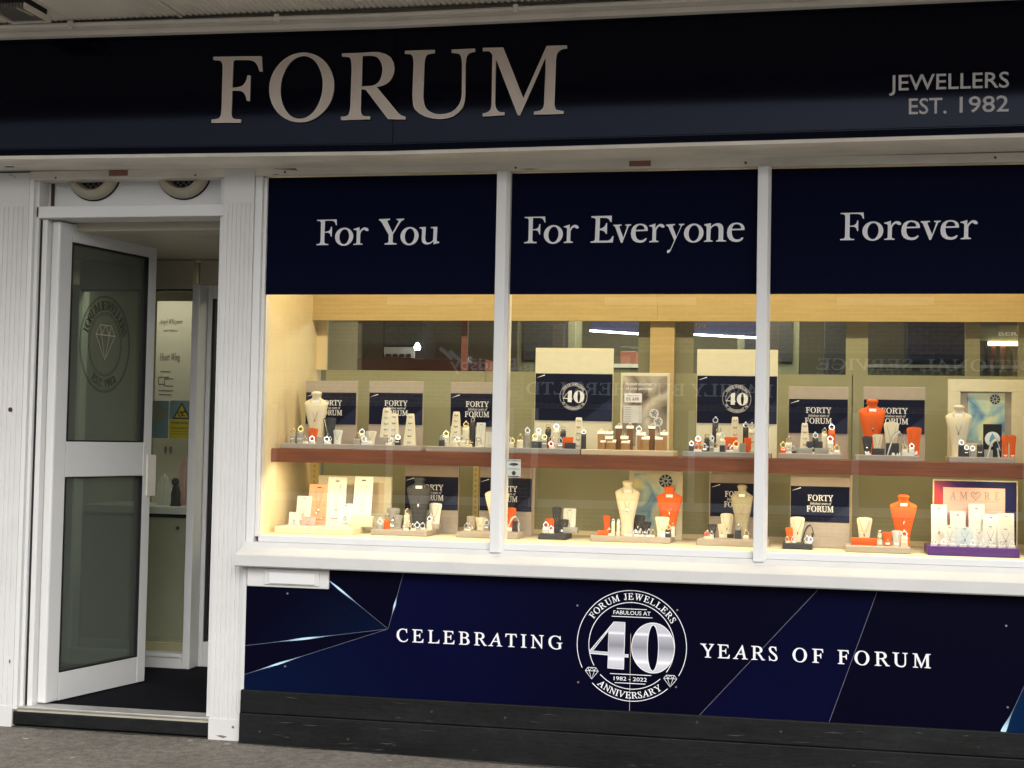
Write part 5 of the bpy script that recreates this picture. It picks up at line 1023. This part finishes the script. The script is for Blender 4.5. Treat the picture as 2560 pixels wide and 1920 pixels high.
for tr, kind, col, x, y, zt, wd in sorted(ITEMS, key=lambda q: q[3]):
    key = (tr, kind, col); cnt[key] = cnt.get(key, 0)+1
    zb = TRAYS[tr][5]+TRAYS[tr][6]; h = max(zt-zb, .018); nm, ds = DESC[kind]; m = 'velvet_'+col
    lb = '%s %s on the %s' % (CN[col], ds, tray_phrase(tr))
    if tot[key] > 1: lb = '%s %s, %s on the %s' % (CN[col], ds, ORD[cnt[key]-1], tray_phrase(tr))
    t = thing(nm, lb, CAT[kind], (x, y, zb), random.uniform(-.12, .12), '%s things on the %s' % (kind if kind != 'low' else 'pad', tray_phrase(tr)) if tot[key] > 1 else None)
    if kind == 'ring':
        r = min(.012, wd*.38); hs = max(h-2.1*r, .012)
        pc('pedestal', 'ring', m, t, (0, 0, 0), (wd, wd*.85, hs)); ring_on(t, 0, .002, hs*.94, r)
        if random.random() < .7: tag_on(t, 0, -wd*.44, min(hs*.5, .02), wd*.6)
    elif kind == 'low':
        r = min(.012, wd*.36); hs = max(h-1.7*r, .009)
        pc('pad', 'ring', m, t, (0, 0, 0), (wd, wd*.7, hs)); ring_on(t, -wd*.15, 0, hs*.85, r)
        if wd > .035: ring_on(t, wd*.24, .004, hs*.85, r*.9)
    elif kind == 'stand':
        pc('slab', 'stand', m, t, (0, 0, 0), (wd, wd, h)); pc('chain', 'chain', random.choice(['chrome', 'gold']) if col not in ('charcoal',) else 'chrome', t, (0, -.006, h*.42), (wd*.9, wd, h*.5))
        pc('pendant', 'gem', 'chrome', t, (0, -.006-wd*.115, h*.36), (wd*.07, .004, wd*.12))
        if random.random() < .75: tag_on(t, 0, -wd*.17, .006, wd*.42, rx=-15)
    elif kind == 'bust':
        pc('torso', 'bust', m, t, (0, 0, 0), (wd, wd, h)); pc('chain', 'chain', 'chrome' if col in ('charcoal', 'orange') else 'gold', t, (0, -wd*.135, h*.47), (wd*.62, wd*.9, h*.37))
        pc('pendant', 'gem', 'chrome', t, (0, -wd*.26, h*.445), (wd*.05, .004, wd*.085)); tag_on(t, 0, -wd*.175, h*.775, wd*.26, wd*.11, rx=-12)
    elif kind == 'tower':
        pc('slope', 'tower', m, t, (0, 0, 0), (wd, min(.06, wd), h))
        n_ = max(3, int(h/.028))
        for k in range(n_):
            f = .10+.80*k/(n_-1); yy = -.30+(.22/.5)*f if f < .5 else -.08+(.16/.45)*(f-.5)
            st = pc('stud_ring', 'torus', 'gold' if k % 2 else 'chrome', t, (0, min(.06, wd)*yy-.003, h*f), (.009, .009, .006), (radians(-60), 0, 0)); pc('stone', 'gem', 'gem', st, (0, -.2, .9), (.5, .5, .5))
    elif kind == 'block': pc('body', 'block', m, t, (0, 0, 0), (wd, min(.06, wd*.6), h))
    elif kind == 'wood':
        hs = h-.004; pc('body', 'wood', m, t, (0, 0, 0), (wd*.88, wd*.8, hs)); pc('tag', 'box', 'print_white', t, (0, -.002, hs*.9), (wd, wd*.75, .002), (radians(32), 0, 0)); ring_on(t, 0, .004, hs*.95, min(.006, wd*.18), 'gold')
    elif kind == 'card':
        pc('card_board', 'box', m, t, (0, 0, 0), (wd, .003, h), (radians(-10), 0, 0)); pc('easel', 'box', m, t, (0, h*.17+.02, 0), (wd*.3, .002, h*.85), (radians(10), 0, 0))
        pc('chain', 'chain', 'steel_dark', t, (0, h*.08-.003+.0, h*.40), (wd*.55, wd*.2, h*.5), (radians(-10), 0, 0)); pc('pendant', 'torus' if random.random() < .5 else 'gem', 'chrome', t, (0, h*.055-.008, h*.33), (wd*.09, .004, wd*.09)); pc('logo_mark', 'box', 'print_dark', t, (0, h*.155-.0035, h*.90), (wd*.2, .001, h*.02), (radians(-10), 0, 0)); pc('print_line', 'box', 'print_grey', t, (0, h*.025-.0035, h*.14), (wd*.5, .001, h*.015), (radians(-10), 0, 0)); pc('print_line', 'box', 'letter_grey', t, (0, h*.015-.0035, h*.08), (wd*.62, .001, h*.02), (radians(-10), 0, 0))
    elif kind == 'ramp':
        P_ = [(-wd*.5+wd*.58*f, h*(.92*sin(f*pi/2)**.85)) for f in [q/9 for q in range(10)]]+[(wd*.08+wd*.06, h*.97), (wd*.20, h*.93), (wd*.30, h*.80), (wd*.40, h*.58), (wd*.44, h*.42)]
        mbx = MB(); mbx.v = [p for x_, z_ in P_ for p in ((x_, -.011, z_), (x_, .011, z_))]; mbx.f = [(2*q, 2*q+1, 2*q+3, 2*q+2) for q in range(len(P_)-1)]
        mbx.v += [p for x_, z_ in P_ for p in ((x_+.004, -.011, max(0, z_-.006)), (x_+.004, .011, max(0, z_-.006)))]; n_ = 2*len(P_); mbx.f += [(n_+2*q, n_+2*q+2, n_+2*q+3, n_+2*q+1) for q in range(len(P_)-1)]+[(2*q, 2*q+2, n_+2*q+2, n_+2*q) for q in range(len(P_)-1)]
        place('ramp_plate', mbx.mesh('ramp_plate', smooth=True), m, t); pc('prop', 'box', m, t, (wd*.42, .004, 0), (.006, .016, h*.5), (0, radians(-8), 0))
        mbx = MB()
        for q in range(len(P_)*2-2):
            a_, b_ = P_[q//2], P_[q//2+1]; f = .5*(q % 2); x_, z_ = a_[0]+(b_[0]-a_[0])*f, a_[1]+(b_[1]-a_[1])*f+.003; mbx.rings([(z_-.0025, .002, .004, 0), (z_, .0042, .006, 0), (z_+.0025, .002, .004, 0)], 6, 2, x_, 0)
        place('bracelet', mbx.mesh('bracelet', smooth=True), 'chrome' if col == 'white' else 'steel_dark', t)
    elif kind == 'frame':
        place('frame_box', MB().box(-wd/2, wd/2, 0, .025, 0, h).mesh('frame_box', bevel=.002), m, t); place('disc', MB().disc(0, h*.55, wd*.41, -.001, 32).mesh('disc'), 'print_white', t)
        place('drop_stone', MB().polys([[(0, h*.55+wd*.33), (wd*.12, h*.55+wd*.12), (wd*.17, h*.55-wd*.08), (wd*.12, h*.55-wd*.22), (0, h*.55-wd*.28), (-wd*.12, h*.55-wd*.22), (-wd*.17, h*.55-wd*.08), (-wd*.12, h*.55+wd*.12)]], -.004, .003).mesh('drop_stone'), 'teal_gem', t)

# ---- backing boards
for i, (st, x0, x1, y, zt, zn, zm, zb) in enumerate(BOARDS):
    small = st == 'small'; nb = sum(1 for q in BOARDS[:i+1] if q[0] == st and (q[7] > 1.2) == (zb > 1.2)); row = 'top shelf' if zb > 1.2 else 'window floor'
    lb = ('navy FORTY years of FORUM board, %s from left on the %s' if small else 'tall navy round emblem 40 board, %s from left on the %s') % (ORD[nb-1], row)
    t = thing('backing_board', lb, 'display board', ((x0+x1)/2, y, zb), random.uniform(-.035, .035), group='anniversary backing boards')
    bc = 'velvet_taupe' if small else 'velvet_linen'
    MB().box(x0, x1, y, y+.018, zb+.001, zt).build('backboard', bc, t, bevel=.002)
    MB().box(x0+.003, x1-.003, y-.004, y-.0003, zm, zn).build('printed_panel', 'navy_board', t, bevel=.0008)
    W_, H_ = x1-x0, zn-zm; yy = y-.0050; c_ = (x0+x1)/2
    if small:
        text(MB(), 'FORTY', x0+.292*W_, x0+.718*W_, zn-.405*H_, .165*H_, yy, 'caps', .014).build('lettering', 'print_white', t)
        text(MB(), 'fabulous years of', x0+.33*W_, x0+.69*W_, zn-.515*H_, .075*H_, yy, 'script', .012).build('lettering', 'letter_white', t)
        text(MB(), 'FORUM', x0+.278*W_, x0+.728*W_, zn-.715*H_, .165*H_, yy, 'caps', .014).build('lettering', 'print_white', t)
    else: emblem(t, c_, (zn+zm)/2+.004, .068, yy, False)
    MB().strip([(x0+.01, zn-.018*1.2), (x0+.05, zn-.008)], [.001, .005], yy).build('streak', 'print_white', t)
    MB().polys([[(x0+.62*W_, zm+.003), (x1-.006, zm+.003), (x1-.006, zn-.5*H_)]], y-.0045).build('print_zone', 'navy_blue', t)

# ---- posters, frames and the right-hand stand
t = thing('ring_poster', 'cream framed poster of diamond rings with 0% finance offer on the shelf', 'poster', (1.866, .45, 1.41))
MB().box(1.746, 1.986, .450, .466, 1.436, 1.813).build('frame', 'velvet_linen', t, bevel=.002); MB().box(1.757, 1.975, .4465, .4495, 1.455, 1.798).build('photo', 'photo_print', t)
words(t, [('Spread the cost', 1.772, 1.900, 1.752, .014), ('of your purchase', 1.772, 1.905, 1.730, .014)], .4455, 'print_white', 'sans', .012)
MB().box(1.766, 1.852, .4445, .4462, 1.668, 1.712).build('offer_card', 'print_white', t); words(t, [('0% APR', 1.775, 1.84, 1.676, .016), ('interest free', 1.78, 1.835, 1.698, .007)], .4440, 'plate_brown', 'sans', .01)
MB().box(1.762, 1.852, .4445, .4462, 1.566, 1.652).build('price_table', 'paper_grey', t)
mb = MB()
for k in range(7): mb.strip([(1.768, 1.642-.011*k), (1.80, 1.642-.011*k)], .002, .4440).strip([(1.838, 1.642-.011*k), (1.848, 1.642-.011*k)], .002, .4440)
mb.build('print_lines', 'print_grey', t)
for cx_, cz_, r_ in ((1.895, 1.585, .034), (1.915, 1.545, .030)):
    MB().strip(arc(cx_, cz_-.012, r_, 0, 360, 26), .007, .4450, True).build('ring_print', 'aluminium', t); MB().disc(cx_+.018, cz_+.03, .023, .4446, 14).build('stone_print', 'letter_white', t)
    sp_ = MB(); [sp_.disc(cx_+.018+.016*cos(k*2.4)*math.sqrt(k/12), cz_+.03+.016*sin(k*2.4)*math.sqrt(k/12), .0045, .4442, 6) for k in range(12)]; sp_.build('facet_print', 'print_grey', t)
t = thing('angel_board', 'cream framed Angel Whisperer board at the left of the window floor', 'display board', (.38, .5, .99))
MB().box(.183, .575, .5, .518, .991, 1.273).build('frame', 'velvet_linen', t, bevel=.003); MB().box(.454, .537, .4955, .4995, 1.085, 1.242).build('inset_card', 'velvet_sand', t)
words(t, [('Angel Whisperer', .215, .50, 1.19, .032), ('from London', .30, .42, 1.150, .022)], .4945, 'letter_taupe', 'script', .006)
MB().box(.445, .546, .4965, .4998, 1.076, 1.25).build('inset_mount', 'velvet_cream', t)
t = thing('crystal_picture', 'wide cream framed blue and yellow picture at the shelf right end', 'picture', (3.45, .46, 1.41))
for a, b, c_, d_ in ((3.296, 3.700, 1.74, 1.798), (3.296, 3.700, 1.409, 1.50), (3.296, 3.351, 1.50, 1.74), (3.581, 3.700, 1.50, 1.74)): MB().box(a, b, .455, .49, c_, d_).build('frame_side', 'velvet_linen', t, bevel=.002)
MB().box(3.352, 3.580, .474, .488, 1.5005, 1.7395).build('backing', 'velvet_taupe', t); MB().box(3.386, 3.552, .470, .4735, 1.506, 1.737).build('picture_print', 'painterly', t)
def ball(t, cx_, cz_, r_, y):
    MB().disc(cx_, cz_, r_, y, 28).build('crystal_print', 'navy_blue', t); mb = MB()
    for k in range(9):
        a = 2*pi*k/9; mb.strip([(cx_+r_*.3*cos(a), cz_+r_*.3*sin(a)), (cx_+r_*cos(a+.35), cz_+r_*sin(a+.35))], r_*.07, y-.0004); mb.strip([(cx_+r_*.3*cos(a), cz_+r_*.3*sin(a)), (cx_+r_*cos(a-.35), cz_+r_*sin(a-.35))], r_*.07, y-.0004)
    mb.strip(arc(cx_, cz_, r_*.3, 0, 360, 9), r_*.08, y-.0004, True); mb.build('facet_lines', 'velvet_paleblue', t)
ball(t, 3.508, 1.706, .023, .4692)
t = thing('crystal_picture', 'blue and yellow picture board behind the cream and orange busts', 'picture', (1.91, .62, .99))
MB().box(1.774, 2.042, .62, .636, .991, 1.331).build('frame', 'velvet_linen', t, bevel=.002); MB().box(1.800, 2.012, .6165, .6195, 1.03, 1.318).build('picture_print', 'painterly', t); ball(t, 1.958, 1.283, .033, .6160)

t = thing('amore_stand', 'purple based AMORE jewellery stand with sunset backboard at the right', 'display stand', (3.38, .2, .99))
MB().box(3.186, 3.580, .14, .38, .991, 1.032).build('base', 'velvet_purple', t, bevel=.003); MB().box(3.222, 3.598, .362, .372, 1.03, 1.328).build('backboard_edge', 'velvet_linen', t); MB().box(3.228, 3.592, .357, .3615, 1.034, 1.322).build('backboard', 'sunset_print', t)
MB().box(3.268, 3.542, .3545, .3565, 1.06, 1.292).build('pink_panel', 'velvet_pinkpanel', t)
words(t, [('A', 3.297, 3.325, 1.238, .036), ('M', 3.341, 3.377, 1.238, .036), ('R', 3.450, 3.476, 1.238, .036), ('E', 3.496, 3.517, 1.238, .036)], .3538, 'print_grey', 'caps', .008)
hp = [(3.412+.0013*16*sin(a)**3, 1.257+.0013*(13*cos(a)-5*cos(2*a)-2*cos(3*a)-cos(4*a))) for a in [2*pi*k/30 for k in range(30)]]
MB().strip(hp, .004, .3538, True).strip([(3.400, 1.258), (3.412, 1.250), (3.425, 1.262)], .003, .3536).strip([(3.398, 1.266), (3.410, 1.262), (3.420, 1.268)], .003, .3536).build('heart', 'print_grey', t)
MB().strip([(3.30, 1.231), (3.515, 1.231)], .0015, .3538).build('rule', 'print_grey', t); words(t, [('ARGENTO', 3.303, 3.40, 1.213, .011), ('JEWELLERY', 3.415, 3.513, 1.213, .011)], .3538, 'velvet_rose', 'caps', .01)
AC = [(3.212, 3.282, .30, 1.214), (3.298, 3.366, .32, 1.184), (3.379, 3.449, .31, 1.221), (3.441, 3.509, .29, 1.177), (3.509, 3.578, .31, 1.182), (3.264, 3.317, .25, 1.123), (3.319, 3.39, .24, 1.117), (3.434, 3.499, .24, 1.131), (3.496, 3.566, .23, 1.122), (3.395, 3.437, .22, 1.10)]
for i, (a, b, y, zt) in enumerate(AC):
    row = 'back' if i < 5 else 'front'; k = sorted([q[0] for q in (AC[:5] if i < 5 else AC[5:])]).index(a)
    cd = thing('jewellery_card', 'white jewellery card, %s from left in the %s row of the purple stand' % (ORD[k], row), 'card', ((a+b)/2, y, 1.032), 0, 'cards on the purple stand'); h = zt-1.032; wd = b-a; mm = 'velvet_white' if i not in (3, 6) else 'velvet_paleblue'
    pc('card_board', 'box', mm, cd, (0, 0, 0), (wd, .003, h), (radians(-8), 0, 0)); pc('chain', 'chain', 'steel_dark', cd, (0, h*.06-.002, h*.35), (wd*.7, wd*.2, h*.42), (radians(-8), 0, 0)); pc('pendant', 'gem', 'chrome', cd, (0, h*.045-.007, h*.30), (wd*.08, .004, wd*.1)); pc('logo_mark', 'box', 'print_dark', cd, (0, h*.12-.0035, h*.88), (wd*.2, .001, .0025), (radians(-8), 0, 0))
for k in range(9):
    x = 3.215+.042*k; rr = thing('ring_pad', 'small white ring pad, %s from left along the purple stand front' % ORD[k], 'ring pad', (x, .175, 1.032), 0, 'ring pads on the purple stand'); pc('pad', 'ring', 'velvet_white', rr, (0, 0, 0), (.03, .02, .012)); ring_on(rr, 0, 0, .010, .0095, 'chrome')
st = thing('window_sticker', 'small white security sticker stuck inside the middle window by the mullion', 'sticker', (1.295, .055, 1.296))
MB().box(1.266, 1.332, .0556, .0566, 1.296, 1.381).build('sticker_sheet', 'velvet_white', st)
mb = MB().polys([[(1.299+.022*cos(2*pi*k/20), 1.357+.0065*sin(2*pi*k/20)) for k in range(20)]], .0545).disc(1.299, 1.316, .010, .0545, 14).strip([(1.27, 1.335), (1.328, 1.335)], .002, .0545).strip([(1.272, 1.300), (1.326, 1.300)], .004, .0545); mb.build('sticker_print', 'print_dark', st)
words(st, [('WARNING', 1.268, 1.330, 1.371, .008)], .0545, 'print_dark', 'sans', .01)

# ================================================================== across the street (seen reflected in the panes)
op = thing('brick_terrace', 'brick terrace of shops across the street, seen as reflections in the glass', 'building', (0, -19, 0))
def oW(x0, x1, za, zb, y, m, part, d=.1, bv=0): return MB().box(x0, x1, y-d, y, za, zb).build(part, m, op, bevel=bv)
oW(-22, 22, -.15, 4.6, -19, 'street_brick', 'wall', .3); oW(-22, 22, 4.6, 4.75, -18.8, 'kerb', 'parapet', .5)
for k in range(11): oW(-21+4*k, -19.4+4*k, 3.95, 4.08, -18.96, 'white_upvc', 'brick_band', .06)
for x0, x1, za, zb, m in ((-9.5, -2.45, 2.70, 3.22, 'room_red'), (-2.4, 6.3, 2.22, 3.10, 'room_dark'), (6.5, 14, 2.3, 2.95, 'room_wall')):
    oW(x0, x1, za, zb, -18.85, m, 'shop_fascia', .14); oW(x0+.2, x1-.2, .5, 2.1, -18.93, 'room_dark', 'shop_window', .05); oW(x0+.1, x1-.1, .35, .5, -18.9, 'white_upvc', 'shop_sill', .1)
    for q in range(4): xx = x0+.2+(x1-x0-.4)*q/3; oW(xx-.06, xx+.06, .5, 2.1, -18.88, 'white_upvc', 'shop_mullion', .06)
def otext(s_, x0, x1, z, cap, style='caps'):
    mb = text(MB(), s_, x0, x1, z, cap, 0, style, .015); mb.v = [(x0+x1-p[0], -18.84, p[2]) for p in mb.v]; mb.build('sign_lettering', 'print_white', op)
otext('FAMILY BUTCHERS LTD', -2.36, 1.95, 2.35, .215); otext('Bradsby', -3.76, -2.55, 2.77, .21, 'sans'); otext('TRADITIONAL SERVICE', 2.67, 7.0, 2.83, .19)
for dx in (0, .17): MB().strip([(-3.95+dx, 3.16-dx*.3), (-3.72+dx, 2.96-dx*.3)], .07, -18.84).build('sign_slash', 'print_white', op)
struct(MB().box(-60, 60, -19, -16.6, -.3, -.02).build('far_pavement', 'kerb'))
